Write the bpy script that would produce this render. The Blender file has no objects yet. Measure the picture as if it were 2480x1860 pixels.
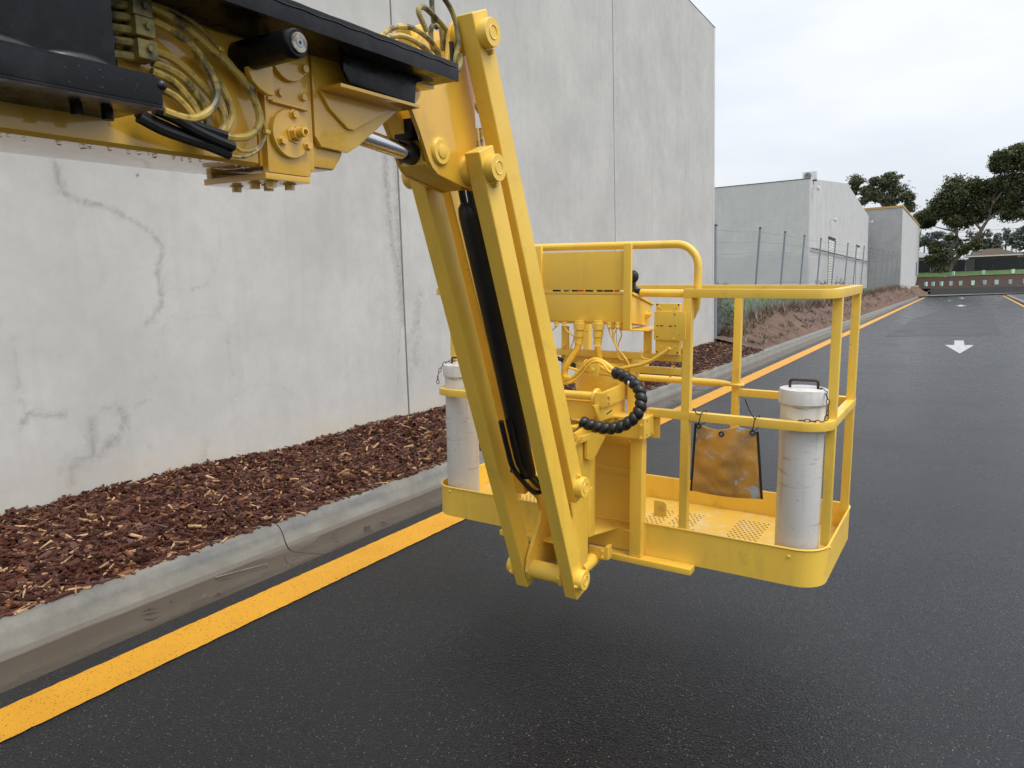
import bpy, bmesh, math, random
import numpy as np
from mathutils import Vector, Matrix

random.seed(7)
rng = np.random.default_rng(11)
scene = bpy.context.scene
COL = scene.collection

# ---------------------------------------------------------------- camera
CAM_H = 1.65
cam_d = bpy.data.cameras.new('camera')
cam = bpy.data.objects.new('camera', cam_d)
COL.objects.link(cam)
yaw, pitch, roll = 0.5403311, 0.1186348, -0.0290661
fwd = Vector((-math.sin(yaw) * math.cos(pitch), math.cos(yaw) * math.cos(pitch), -math.sin(pitch)))
rgt = Vector((math.cos(yaw), math.sin(yaw), 0))
upv = rgt.cross(fwd)
r2 = rgt * math.cos(roll) + upv * math.sin(roll)
u2 = -rgt * math.sin(roll) + upv * math.cos(roll)
m = Matrix((r2, u2, -fwd)).transposed().to_4x4()
m.translation = (0, 0, CAM_H)
cam.matrix_world = m
cam_d.sensor_width = 36.0
cam_d.lens = 1790.0 / 2480.0 * 36.0
cam_d.clip_start = 0.05
cam_d.clip_end = 2000.0
scene.camera = cam

# ---------------------------------------------------------------- sky and light
SUN_EL, SUN_AZ = math.radians(58), math.radians(98)     # azimuth measured from +Y towards +X
wd = bpy.data.worlds.new('World')
scene.world = wd
wd.use_nodes = True
nt = wd.node_tree
nt.nodes.clear()
N = lambda t: nt.nodes.new(t)
out = N('ShaderNodeOutputWorld'); bg = N('ShaderNodeBackground')
sky = N('ShaderNodeTexSky'); sky.sky_type = 'NISHITA'; sky.sun_disc = False
sky.sun_elevation = SUN_EL; sky.sun_rotation = SUN_AZ; sky.air_density = 1.0; sky.dust_density = 3.0
tc = N('ShaderNodeTexCoord'); sep = N('ShaderNodeSeparateXYZ')
nt.links.new(tc.outputs['Generated'], sep.inputs[0])
mp = N('ShaderNodeMapping'); mp.inputs['Scale'].default_value = (1.0, 1.0, 3.2)
nt.links.new(tc.outputs['Generated'], mp.inputs[0])
cl = N('ShaderNodeTexNoise'); cl.inputs['Scale'].default_value = 2.3; cl.inputs['Detail'].default_value = 5.0; cl.inputs['Roughness'].default_value = 0.5
nt.links.new(mp.outputs[0], cl.inputs['Vector'])
cr = N('ShaderNodeValToRGB')
cr.color_ramp.elements[0].position = 0.36; cr.color_ramp.elements[0].color = (0.79, 0.825, 0.895, 1)
cr.color_ramp.elements[1].position = 0.64; cr.color_ramp.elements[1].color = (0.995, 1.005, 1.025, 1)
nt.links.new(cl.outputs['Fac'], cr.inputs['Fac'])
# overcast cloud layer brightening evenly towards the zenith (standard overcast sky)
mx = N('ShaderNodeMath'); mx.operation = 'MAXIMUM'; mx.inputs[1].default_value = 0.0
nt.links.new(sep.outputs['Z'], mx.inputs[0])
ma = N('ShaderNodeMath'); ma.operation = 'MULTIPLY_ADD'; ma.inputs[1].default_value = 0.48; ma.inputs[2].default_value = 0.495
nt.links.new(mx.outputs[0], ma.inputs[0])
vm = N('ShaderNodeVectorMath'); vm.operation = 'SCALE'
nt.links.new(cr.outputs['Color'], vm.inputs[0]); nt.links.new(ma.outputs[0], vm.inputs['Scale'])
vs = N('ShaderNodeVectorMath'); vs.operation = 'SCALE'; vs.inputs['Scale'].default_value = 0.03
nt.links.new(sky.outputs['Color'], vs.inputs[0])
va = N('ShaderNodeVectorMath'); va.operation = 'ADD'
nt.links.new(vm.outputs[0], va.inputs[0]); nt.links.new(vs.outputs[0], va.inputs[1])
nt.links.new(va.outputs[0], bg.inputs['Color'])
bg.inputs['Strength'].default_value = 1.0
nt.links.new(bg.outputs[0], out.inputs['Surface'])

sl = bpy.data.lights.new('sun', 'SUN'); sl.energy = 1.5; sl.angle = math.radians(34); sl.color = (1.0, 0.97, 0.93)
so = bpy.data.objects.new('sun', sl); COL.objects.link(so)
sd = Vector((math.sin(SUN_AZ) * math.cos(SUN_EL), math.cos(SUN_AZ) * math.cos(SUN_EL), math.sin(SUN_EL)))
so.rotation_euler = sd.to_track_quat('Z', 'Y').to_euler()
so.location = (20, 0, 30)
scene.view_settings.view_transform = 'Standard'
scene.view_settings.look = 'None'
scene.view_settings.exposure = 0.52
scene.view_settings.gamma = 1.0
scene.view_settings.use_curve_mapping = False
scene.cycles.use_denoising = True
scene.cycles.max_bounces = 8
scene.cycles.transparent_max_bounces = 24

# ---------------------------------------------------------------- materials
MATS = {}

class NT:
    def __init__(s, name):
        s.m = bpy.data.materials.new(name); s.m.use_nodes = True
        s.t = s.m.node_tree; s.b = s.t.nodes['Principled BSDF']
        s.tc = s.t.nodes.new('ShaderNodeTexCoord')
        s.geo = None
        MATS[name] = s.m
    def n(s, t, **k):
        x = s.t.nodes.new(t)
        for a, v in k.items():
            setattr(x, a, v)
        return x
    def l(s, a, b): s.t.links.new(a, b)
    def noise(s, scale, detail=4, rough=0.5, coord='Object', sc=(1, 1, 1), dist=0.0):
        mp = s.n('ShaderNodeMapping'); mp.inputs['Scale'].default_value = sc
        s.l(s.tc.outputs[coord], mp.inputs[0])
        x = s.n('ShaderNodeTexNoise'); x.inputs['Scale'].default_value = scale
        x.inputs['Detail'].default_value = detail; x.inputs['Roughness'].default_value = rough
        x.inputs['Distortion'].default_value = dist
        s.l(mp.outputs[0], x.inputs['Vector']); return x.outputs['Fac']
    def voro(s, scale, feature='F1', out='Distance', coord='Object', rnd=1.0):
        x = s.n('ShaderNodeTexVoronoi'); x.feature = feature; x.inputs['Scale'].default_value = scale
        x.inputs['Randomness'].default_value = rnd
        s.l(s.tc.outputs[coord], x.inputs['Vector']); return x.outputs[out]
    def ramp(s, f, *st):
        x = s.n('ShaderNodeValToRGB'); e = x.color_ramp.elements
        while len(e) < len(st): e.new(0.5)
        for i, (p, c) in enumerate(st):
            e[i].position = p
            e[i].color = (c, c, c, 1) if not isinstance(c, tuple) else (*c, 1)
        s.l(f, x.inputs['Fac']); return x.outputs['Color']
    def mix(s, f, a, b, mode='MIX'):
        x = s.n('ShaderNodeMix'); x.data_type = 'RGBA'; x.blend_type = mode
        for i, v in ((0, f), (6, a), (7, b)):
            if isinstance(v, (int, float)): x.inputs[i].default_value = v
            elif isinstance(v, tuple): x.inputs[i].default_value = (*v, 1)
            else: s.l(v, x.inputs[i])
        return x.outputs[2]
    def math(s, op, a, b=0.5, c=None):
        x = s.n('ShaderNodeMath'); x.operation = op
        for i, v in ((0, a), (1, b), (2, c)):
            if v is None: continue
            if isinstance(v, (int, float)): x.inputs[i].default_value = v
            else: s.l(v, x.inputs[i])
        return x.outputs[0]
    def bump(s, h, strength=0.3, dist=0.01, prev=None):
        x = s.n('ShaderNodeBump'); x.inputs['Strength'].default_value = strength; x.inputs['Distance'].default_value = dist
        s.l(h, x.inputs['Height'])
        if prev is not None: s.l(prev, x.inputs['Normal'])
        return x.outputs[0]
    def attr(s, name):
        x = s.n('ShaderNodeAttribute'); x.attribute_name = name; return x
    def set(s, **k):
        nm = dict(color='Base Color', rough='Roughness', metal='Metallic', normal='Normal', coat='Coat Weight',
                  coatr='Coat Roughness', spec='Specular IOR Level', alpha='Alpha', trans='Transmission Weight', ior='IOR')
        for a, v in k.items():
            i = s.b.inputs[nm[a]]
            if isinstance(v, (int, float)): i.default_value = v
            elif isinstance(v, tuple): i.default_value = (*v, 1)
            else: s.l(v, i)
        return s.m

def make_yellow(name, base, rough, coat, coatr, chip=0.0, dirt=0.25):
    t = NT(name)
    c1 = t.mix(t.ramp(t.noise(3.0, 5), (0.35, 0.0), (0.7, 1.0)), base, tuple(x * 0.88 for x in base))
    d = t.math('MULTIPLY', t.ramp(t.noise(9.0, 8, 0.7), (0.56, 0.0), (0.78, 1.0)), dirt)
    c2 = t.mix(d, c1, (0.30, 0.19, 0.05))
    if chip:
        ch = t.ramp(t.noise(48.0, 4, 0.65), (0.715, 0.0), (0.73, 1.0))
        c2 = t.mix(t.math('MULTIPLY', ch, chip), c2, (0.05, 0.025, 0.012))
    gr = t.math('MULTIPLY', t.ramp(t.noise(2.6, 7, 0.7, sc=(4, 4, 0.7)), (0.54, 0.0), (0.74, 1.0)), dirt * 0.9)
    c2 = t.mix(gr, c2, (0.42, 0.27, 0.07))
    sp = t.ramp(t.noise(150.0, 2, 0.5), (0.745, 0.0), (0.765, 1.0))
    c2 = t.mix(t.math('MULTIPLY', sp, 0.5), c2, (0.82, 0.72, 0.42))
    nb = t.bump(t.noise(120.0, 3, 0.6), 0.10, 0.002)
    nb = t.bump(t.noise(9.0, 3, 0.5), 0.10, 0.01, nb)
    rr = t.ramp(t.noise(6.0, 5), (0.3, rough * 0.8), (0.75, min(1, rough * 1.35)))
    return t.set(color=c2, rough=rr, normal=nb, coat=coat, coatr=coatr)

YEL = (0.88, 0.570, 0.075)
make_yellow('yellow_paint', YEL, 0.42, 0.25, 0.18, chip=0.8)
make_yellow('yellow_wet', (0.83, 0.475, 0.040), 0.36, 1.0, 0.05, chip=0.15, dirt=0.35)
make_yellow('yellow_worn', (0.88, 0.580, 0.080), 0.42, 0.2, 0.2, chip=0.95, dirt=0.4)

t = NT('floor_yellow')       # perforated deck sheet
c1 = t.mix(t.ramp(t.noise(14.0, 6, 0.65), (0.5, 0.0), (0.72, 1.0)), (0.68, 0.42, 0.06), (0.62, 0.50, 0.26))
c1 = t.mix(t.ramp(t.noise(30.0, 4, 0.6), (0.68, 0.0), (0.74, 1.0)), c1, (0.22, 0.17, 0.10))
t.set(color=c1, rough=0.5, normal=t.bump(t.noise(60.0, 3), 0.15, 0.003))

t = NT('hole_dark'); t.set(color=t.mix(t.noise(30.0), (0.012, 0.012, 0.013), (0.025, 0.022, 0.02)), rough=0.9)

t = NT('black_paint')
t.set(color=t.mix(t.ramp(t.noise(14.0, 6, 0.65), (0.5, 0.0), (0.7, 1.0)), (0.006, 0.006, 0.007), (0.016, 0.016, 0.019)), rough=t.ramp(t.noise(20.0, 5), (0.3, 0.16), (0.7, 0.40)),
      normal=t.bump(t.noise(70.0, 4), 0.15, 0.003), spec=0.22)
t = NT('black_rubber')
t.set(color=t.mix(t.noise(20.0, 5), (0.005, 0.005, 0.0055), (0.013, 0.013, 0.014)), rough=t.ramp(t.noise(35.0, 4), (0.3, 0.28), (0.7, 0.5)), normal=t.bump(t.noise(160.0, 3), 0.15, 0.002))
t = NT('hose_paint')          # overpainted hoses, the paint flaking to olive rubber
f = t.ramp(t.noise(22.0, 6, 0.65), (0.47, 0.0), (0.60, 1.0))
t.set(color=t.mix(f, (0.55, 0.385, 0.085), (0.10, 0.092, 0.040)), rough=0.45, normal=t.bump(t.noise(90.0, 4), 0.2, 0.002), coat=0.2, coatr=0.2)
t = NT('hose_olive')
f = t.ramp(t.noise(18.0, 6, 0.65), (0.42, 0.0), (0.58, 1.0))
t.set(color=t.mix(f, (0.36, 0.29, 0.09), (0.060, 0.060, 0.045)), rough=0.5, normal=t.bump(t.noise(90.0, 4), 0.2, 0.002))
t = NT('chrome'); t.set(color=t.mix(t.noise(5.0), (0.62, 0.63, 0.66), (0.70, 0.70, 0.72)), metal=1.0, rough=t.ramp(t.noise(60.0, 4), (0.4, 0.07), (0.75, 0.22)), normal=t.bump(t.noise(160.0, 2), 0.08, 0.002))
t = NT('steel_worn'); t.set(color=t.mix(t.ramp(t.noise(60.0, 5, 0.7), (0.4, 0.0), (0.6, 1.0)), (0.42, 0.38, 0.30), (0.12, 0.10, 0.08)), metal=0.6, rough=0.5)
t = NT('rusty_steel'); t.set(color=t.mix(t.ramp(t.noise(80.0, 5, 0.7), (0.4, 0.0), (0.6, 1.0)), (0.035, 0.022, 0.016), (0.09, 0.045, 0.025)), metal=0.3, rough=0.65)

t = NT('white_pvc')
mp_sc = (3, 3, 22)
sm = t.math('MULTIPLY', t.ramp(t.noise(2.0, 6, 0.7, sc=mp_sc, dist=0.8), (0.56, 0.0), (0.68, 1.0)), t.ramp(t.noise(5.0, 3), (0.42, 0.0), (0.62, 1.0)))
c1 = t.mix(sm, (0.64, 0.63, 0.605), (0.27, 0.16, 0.09))
st = t.ramp(t.noise(3.0, 6, 0.6, sc=(9, 9, 0.8)), (0.56, 0.0), (0.74, 0.5))
c1 = t.mix(st, c1, (0.38, 0.35, 0.29))
c1 = t.mix(t.ramp(t.noise(45.0, 4, 0.6), (0.69, 0.0), (0.74, 0.8)), c1, (0.12, 0.09, 0.07))
t.set(color=c1, rough=0.42, normal=t.bump(t.noise(20.0, 4), 0.05, 0.004))

t = NT('bag_vinyl')
f = t.ramp(t.noise(5.5, 6, 0.6, dist=0.6), (0.44, 0.0), (0.66, 1.0))
c1 = t.mix(f, (0.54, 0.265, 0.045), (0.20, 0.14, 0.085))
c1 = t.mix(t.ramp(t.noise(13.0, 7, 0.7, dist=1.0), (0.575, 0.0), (0.61, 1.0)), c1, (0.36, 0.39, 0.40))
t.set(color=c1, rough=0.38, normal=t.bump(t.noise(12.0, 5, 0.6), 0.35, 0.01))
t = NT('white_sticker'); t.set(color=t.mix(t.noise(30.0), (0.7, 0.7, 0.7), (0.8, 0.8, 0.8)), rough=0.5)
t = NT('red_plastic'); t.set(color=t.mix(t.noise(30.0), (0.4, 0.02, 0.02), (0.5, 0.03, 0.02)), rough=0.4)
t = NT('green_plastic'); t.set(color=t.mix(t.noise(30.0), (0.02, 0.12, 0.08), (0.03, 0.16, 0.1)), rough=0.4)
t = NT('water'); t.set(color=t.mix(t.noise(30.0), (0.80, 0.80, 0.78), (0.9, 0.9, 0.88)), rough=0.02, trans=1.0, ior=1.33)

def concrete(name, base, stain=False, lo=0.8, tint=(1, 1, 1), warm=0.0):
    t = NT(name)
    b = tuple(base * x for x in tint); d = tuple(base * lo * x for x in tint)
    c = t.mix(t.ramp(t.noise(0.8, 8, 0.68, coord='Object'), (0.36, 0.0), (0.62, 1.0)), d, b)
    c = t.mix(t.math('MULTIPLY', t.ramp(t.noise(1.0, 5, 0.6, sc=(6, 6, 0.45)), (0.52, 0.0), (0.75, 1.0)), 0.35), c, tuple(x * 0.72 for x in b))
    c = t.mix(t.math('MULTIPLY', t.ramp(t.noise(7.0, 6, 0.7), (0.45, 0.0), (0.75, 1.0)), 0.34), c, tuple(x * 0.7 for x in b))
    c = t.mix(t.math('MULTIPLY', t.ramp(t.noise(140.0, 2, 0.5), (0.70, 0.0), (0.74, 1.0)), 0.35), c, tuple(x * 0.45 for x in b))
    if stain:
        a = t.attr('stain')
        w = t.math('MULTIPLY_ADD', t.noise(9.0, 9, 0.8, dist=1.2), 2.6, -1.35)
        s = t.ramp(t.math('ADD', a.outputs['Fac'], t.math('MULTIPLY', w, t.ramp(a.outputs['Fac'], (0.02, 0.0), (0.3, 1.0)))), (0.34, 0.0), (0.75, 0.30), (1.3, 0.60))
        c = t.mix(s, c, tuple(x * 0.42 for x in b))
        a2 = t.attr('fine')
        c = t.mix(a2.outputs['Fac'], c, (0.17, 0.13, 0.10))
        a3 = t.attr('buff')
        c = t.mix(t.math('MULTIPLY', a3.outputs['Fac'], t.ramp(t.noise(1.8, 4), (0.35, 0.2), (0.7, 0.8))), c, (0.55, 0.48, 0.36))
    t.set(color=c, rough=0.85, normal=t.bump(t.noise(45.0, 6, 0.65), 0.10, 0.006), spec=0.3)
    return t.m
concrete('wall_concrete', 0.535, True, 0.83, (1.0, 0.99, 0.945))
concrete('pale_concrete', 0.56, False, 0.86, (1, 1, 0.99))
concrete('grey_concrete', 0.42, False, 0.80)
concrete('blue_concrete', 0.58, False, 0.9, (1.02, 1.0, 1.01))
concrete('block_grey', 0.13, False, 0.75)

t = NT('kerb_concrete')
c = t.mix(t.ramp(t.noise(3.0, 6, 0.65), (0.35, 0.0), (0.68, 1.0)), (0.155, 0.146, 0.120), (0.24, 0.228, 0.190))
c = t.mix(t.ramp(t.noise(1.6, 5, 0.65, sc=(5, 0.8, 3)), (0.52, 0.0), (0.68, 0.6)), c, (0.095, 0.097, 0.10))
c = t.mix(t.ramp(t.noise(120.0, 3, 0.6), (0.62, 0.0), (0.72, 0.6)), c, (0.14, 0.12, 0.10))
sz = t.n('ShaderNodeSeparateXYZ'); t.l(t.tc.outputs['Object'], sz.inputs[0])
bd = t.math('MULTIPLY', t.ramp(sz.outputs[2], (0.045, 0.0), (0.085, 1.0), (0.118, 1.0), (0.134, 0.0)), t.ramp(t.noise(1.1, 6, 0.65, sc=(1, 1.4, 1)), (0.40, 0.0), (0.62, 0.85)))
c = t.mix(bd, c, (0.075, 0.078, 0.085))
lw = t.math('MULTIPLY', t.ramp(sz.outputs[2], (-0.03, 0.9), (0.012, 0.0)), 0.8)
c = t.mix(lw, c, (0.10, 0.078, 0.056))
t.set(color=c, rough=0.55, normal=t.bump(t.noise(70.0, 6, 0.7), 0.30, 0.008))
t = NT('gutter_wet')
c = t.mix(t.ramp(t.noise(2.0, 6, 0.6, sc=(3, 0.7, 1)), (0.35, 0.0), (0.7, 1.0)), (0.060, 0.045, 0.031), (0.100, 0.078, 0.058))
t.set(color=c, rough=t.ramp(t.noise(3.0, 4), (0.3, 0.16), (0.7, 0.5)), normal=t.bump(t.noise(30.0, 6, 0.7), 0.05, 0.004))
t = NT('gutter_film')
t.set(color=t.mix(t.noise(1.5, 5, 0.6, sc=(3, 0.6, 1)), (0.058, 0.044, 0.030), (0.090, 0.068, 0.050)), rough=0.08, normal=t.bump(t.noise(8.0, 3), 0.02, 0.004))

t = NT('asphalt')
c = t.mix(t.ramp(t.noise(0.35, 5, 0.6), (0.35, 0.0), (0.7, 1.0)), (0.0042, 0.0044, 0.0054), (0.0105, 0.0108, 0.0126))
v = t.voro(250.0, 'F1', 'Color')
sp = t.n('ShaderNodeSeparateColor'); t.l(v, sp.inputs[0])
c = t.mix(t.ramp(sp.outputs[0], (0.60, 0.0), (1.0, 1.0)), c, (0.022, 0.022, 0.0235))
c = t.mix(t.ramp(sp.outputs[1], (0.984, 0.0), (0.994, 0.65)), c, (0.22, 0.21, 0.185))
h = t.math('ADD', t.voro(130.0), t.math('MULTIPLY', t.noise(55.0, 4, 0.6), 0.9))
rr = t.ramp(t.noise(0.8, 5, 0.6), (0.32, 0.20), (0.7, 0.36))
t.set(color=c, rough=rr, normal=t.bump(h, 0.40, 0.006), spec=0.28)

t = NT('asphalt_dark')
t.set(color=t.mix(t.noise(30.0, 5, 0.7), (0.007, 0.007, 0.008), (0.014, 0.014, 0.015)), rough=t.ramp(t.noise(0.9, 5, 0.6), (0.32, 0.32), (0.7, 0.44)), normal=t.bump(t.math('ADD', t.voro(130.0), t.noise(55.0, 4, 0.6)), 0.40, 0.006), spec=0.27)
t = NT('line_yellow')
c = t.mix(t.ramp(t.noise(3.0, 5), (0.35, 0.0), (0.7, 1.0)), (0.62, 0.285, 0.006), (0.69, 0.335, 0.010))
v = t.voro(170.0, 'F1', 'Color'); sp = t.n('ShaderNodeSeparateColor'); t.l(v, sp.inputs[0])
c = t.mix(t.ramp(sp.outputs[0], (0.95, 0.0), (0.98, 0.75)), c, (0.10, 0.06, 0.02))
c = t.mix(t.math('MULTIPLY', t.ramp(t.noise(28.0, 6, 0.75), (0.60, 0.0), (0.68, 1.0)), t.ramp(t.noise(1.2, 4), (0.40, 0.15), (0.65, 0.8))), c, (0.16, 0.09, 0.02))
t.set(color=c, rough=0.5, normal=t.bump(t.math('ADD', t.voro(130.0), t.math('MULTIPLY', t.noise(55.0, 4, 0.6), 0.9)), 0.5, 0.006))
t = NT('line_white'); t.set(color=t.mix(t.ramp(t.noise(12.0, 6, 0.7), (0.5, 0.0), (0.7, 1.0)), (0.44, 0.44, 0.44), (0.16, 0.16, 0.16)), rough=0.5)

t = NT('bark')
a = t.attr('Col')
c = t.mix(t.ramp(t.noise(60.0, 5, 0.7, sc=(1, 1, 1)), (0.3, 0.0), (0.75, 1.0)), a.outputs['Color'], t.mix(0.45, a.outputs['Color'], (0.02, 0.012, 0.01)))
t.set(color=c, rough=0.5, spec=0.3, normal=t.bump(t.noise(130.0, 4, 0.7), 0.4, 0.003))
t = NT('mulch_soil'); t.set(color=t.mix(t.noise(20.0, 6, 0.7), (0.018, 0.009, 0.007), (0.05, 0.026, 0.018)), rough=0.9, normal=t.bump(t.noise(45.0, 6, 0.7), 0.8, 0.02))
t = NT('red_mulch'); t.set(color=t.mix(t.noise(6.0, 6, 0.7), (0.026, 0.012, 0.008), (0.062, 0.027, 0.017)), rough=0.9, normal=t.bump(t.noise(12.0, 6, 0.7), 0.8, 0.05))
t = NT('dirt')
c = t.mix(t.ramp(t.noise(1.3, 8, 0.65), (0.35, 0.0), (0.65, 1.0)), (0.095, 0.054, 0.036), (0.175, 0.110, 0.078))
c = t.mix(t.ramp(t.noise(5.0, 8, 0.75), (0.52, 0.0), (0.66, 0.9)), c, (0.075, 0.045, 0.032))
t.set(color=c, rough=0.95, normal=t.bump(t.noise(9.0, 8, 0.7), 0.8, 0.06))
t = NT('grass_ground')
c = t.mix(t.ramp(t.noise(1.2, 7, 0.7), (0.35, 0.0), (0.68, 1.0)), (0.045, 0.10, 0.018), (0.105, 0.17, 0.045))
t.set(color=c, rough=0.95, normal=t.bump(t.noise(20.0, 6, 0.7), 0.8, 0.05))
t = NT('mound_soil'); t.set(color=t.mix(t.ramp(t.noise(1.5, 7, 0.7), (0.42, 0.0), (0.6, 1.0)), (0.12, 0.095, 0.06), (0.14, 0.17, 0.06)), rough=0.95, normal=t.bump(t.noise(9.0, 6, 0.7), 0.6, 0.05))
def leafmat(name, a, b, tr=0.25):
    t = NT(name); at = t.attr('Col')
    t.set(color=t.mix(at.outputs['Fac'], a, b), rough=0.55)
leafmat('gum_leaf', (0.022, 0.030, 0.014), (0.155, 0.170, 0.075))
leafmat('dark_leaf', (0.012, 0.018, 0.008), (0.120, 0.135, 0.040))
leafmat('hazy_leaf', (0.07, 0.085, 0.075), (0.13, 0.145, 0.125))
leafmat('dry_grass', (0.10, 0.065, 0.045), (0.27, 0.21, 0.15))
leafmat('shrub_leaf', (0.03, 0.06, 0.012), (0.10, 0.16, 0.04))
leafmat('grass_leaf', (0.07, 0.13, 0.025), (0.19, 0.27, 0.08))
leafmat('flower_yellow', (0.65, 0.45, 0.02), (0.75, 0.58, 0.05))
t = NT('tree_bark'); t.set(color=t.mix(t.ramp(t.noise(1.5, 6, 0.6, sc=(2, 2, 0.6)), (0.4, 0.0), (0.65, 1.0)), (0.10, 0.075, 0.058), (0.28, 0.225, 0.175)), rough=0.9, normal=t.bump(t.noise(6.0, 5), 0.5, 0.03))
t = NT('galvanised'); t.set(color=t.mix(t.noise(8.0, 5), (0.20, 0.23, 0.27), (0.33, 0.36, 0.40)), metal=0.35, rough=0.5)
t = NT('dark_metal'); t.set(color=t.mix(t.noise(8.0, 5), (0.03, 0.035, 0.045), (0.06, 0.065, 0.075)), rough=0.6)
t = NT('fence_dark'); t.set(color=t.mix(t.noise(0.7, 5), (0.020, 0.021, 0.025), (0.034, 0.035, 0.040)), rough=0.8)
t = NT('fence_grey'); t.set(color=t.mix(t.noise(0.7, 5), (0.085, 0.085, 0.09), (0.11, 0.11, 0.115)), rough=0.8)
t = NT('roof_brown'); t.set(color=t.mix(t.noise(0.9, 5), (0.060, 0.042, 0.024), (0.090, 0.062, 0.038)), rough=0.9)
t = NT('roof_grey'); t.set(color=t.mix(t.noise(0.9, 5), (0.20, 0.23, 0.25), (0.27, 0.30, 0.32)), rough=0.7)
t = NT('brick_house'); t.set(color=t.mix(t.noise(2.0, 5), (0.16, 0.09, 0.06), (0.22, 0.14, 0.10)), rough=0.9)
t = NT('tree_guard'); t.set(color=t.mix(t.noise(3.0, 4), (0.38, 0.66, 0.54), (0.52, 0.78, 0.66)), rough=0.5)
t = NT('white_metal'); t.set(color=t.mix(t.noise(5.0, 4), (0.62, 0.62, 0.60), (0.74, 0.74, 0.72)), rough=0.5)
t = NT('rust_cap'); t.set(color=t.mix(t.noise(1.3, 6, 0.7), (0.46, 0.22, 0.03), (0.50, 0.36, 0.16)), rough=0.8)
t = NT('blue_sign'); t.set(color=t.mix(t.noise(3.0), (0.06, 0.13, 0.24), (0.09, 0.17, 0.30)), rough=0.5)
t = NT('glass_dark'); t.set(color=t.mix(t.noise(3.0), (0.02, 0.025, 0.03), (0.035, 0.04, 0.045)), rough=0.1)
t = NT('chain_mesh')          # wire diamonds far too small to show singly
mp1 = t.n('ShaderNodeMapping'); mp1.inputs['Rotation'].default_value = (math.radians(45), 0, 0)
t.l(t.tc.outputs['Object'], mp1.inputs[0]); sx = t.n('ShaderNodeSeparateXYZ'); t.l(mp1.outputs[0], sx.inputs[0])
ga = t.math('FRACT', t.math('MULTIPLY', sx.outputs[1], 18.0)); gb = t.math('FRACT', t.math('MULTIPLY', sx.outputs[2], 18.0))
al = t.math('MAXIMUM', t.math('GREATER_THAN', ga, 0.86), t.math('GREATER_THAN', gb, 0.86))
t.set(color=t.mix(t.noise(6.0), (0.22, 0.23, 0.25), (0.32, 0.33, 0.35)), metal=0.2, rough=0.5, alpha=al)

# ---------------------------------------------------------------- measured shapes (metres)
hoseL=[[(-0.842,-2.0473,1.7039), (-0.842,-2.0079,1.6958), (-0.842,-1.9618,1.678), (-0.842,-1.9188,1.6554), (-0.842,-1.885,1.6363), (-0.842,-1.8588,1.6196), (-0.842,-1.8359,1.5914), (-0.842,-1.8209,1.5557), (-0.842,-1.8279,1.5289), (-0.842,-1.852,1.5101), (-0.842,-1.884,1.5019), (-0.842,-1.9053,1.5015)],[(-0.84,-2.0496,1.6802), (-0.8375,-2.0255,1.6749), (-0.835,-1.9946,1.6643), (-0.8325,-1.9657,1.6456), (-0.83,-1.9448,1.6196), (-0.8275,-1.932,1.5911), (-0.825,-1.9347,1.5641), (-0.8225,-1.9543,1.5391), (-0.82,-1.9854,1.5209), (-0.8175,-2.0142,1.5172), (-0.815,-2.054,1.5217)],[(-0.848,-2.0454,1.631), (-0.848,-2.0103,1.6266), (-0.848,-1.9798,1.6126), (-0.848,-1.9512,1.5926), (-0.848,-1.9273,1.5732), (-0.848,-1.9057,1.5501), (-0.848,-1.9018,1.5261), (-0.848,-1.9121,1.5098)],[(-0.842,-2.0501,1.6081), (-0.842,-2.0189,1.6035), (-0.842,-1.9909,1.5933), (-0.842,-1.9657,1.5702), (-0.842,-1.9483,1.5448), (-0.842,-1.9451,1.5165)],[(-0.842,-2.0528,1.5921), (-0.842,-2.033,1.5894), (-0.842,-2.0079,1.5808), (-0.842,-1.9856,1.5619), (-0.842,-1.9683,1.5415), (-0.842,-1.9645,1.5207)],[(-0.836,-2.054,1.5666), (-0.836,-2.0367,1.5632), (-0.836,-2.0142,1.556), (-0.836,-1.9943,1.5411), (-0.836,-1.9794,1.5248)],[(-0.85,-1.9537,1.6441), (-0.85,-1.927,1.6262), (-0.85,-1.9032,1.5973), (-0.85,-1.8875,1.5707), (-0.85,-1.8821,1.5443), (-0.85,-1.8948,1.5199), (-0.85,-1.9106,1.5102)]]
hoseLt=[[(-0.85,-2.0389,1.7142), (-0.85,-2.0114,1.713), (-0.85,-1.97,1.7071), (-0.85,-1.9328,1.6911), (-0.85,-1.9004,1.6656), (-0.85,-1.8694,1.6408), (-0.85,-1.8524,1.622)],[(-0.845,-1.8892,1.4852), (-0.845,-1.8617,1.4785), (-0.845,-1.8321,1.4873), (-0.845,-1.814,1.5078), (-0.845,-1.81,1.537), (-0.845,-1.8227,1.5634)],[(-0.84,-1.9038,1.4654), (-0.84,-1.8793,1.4645), (-0.84,-1.8502,1.473), (-0.84,-1.8225,1.4932), (-0.84,-1.8085,1.5237), (-0.84,-1.8163,1.551)]]
sleeveL=[[(-0.822,-2.0669,1.5227), (-0.822,-2.0323,1.5148), (-0.822,-1.9859,1.4988), (-0.822,-1.9448,1.488), (-0.822,-1.9057,1.4797)],[(-0.825,-1.9963,1.5116), (-0.825,-1.9667,1.5055), (-0.825,-1.9414,1.502), (-0.825,-1.9198,1.4989)],[(-0.83,-2.0926,1.5062), (-0.83,-2.0521,1.4924), (-0.83,-2.0035,1.4832), (-0.83,-1.9544,1.4755), (-0.83,-1.9099,1.4651)],[(-0.836,-2.0904,1.5161), (-0.836,-2.0548,1.5039), (-0.836,-2.0093,1.4923), (-0.836,-1.972,1.4833), (-0.836,-1.9385,1.4756)]]
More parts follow.
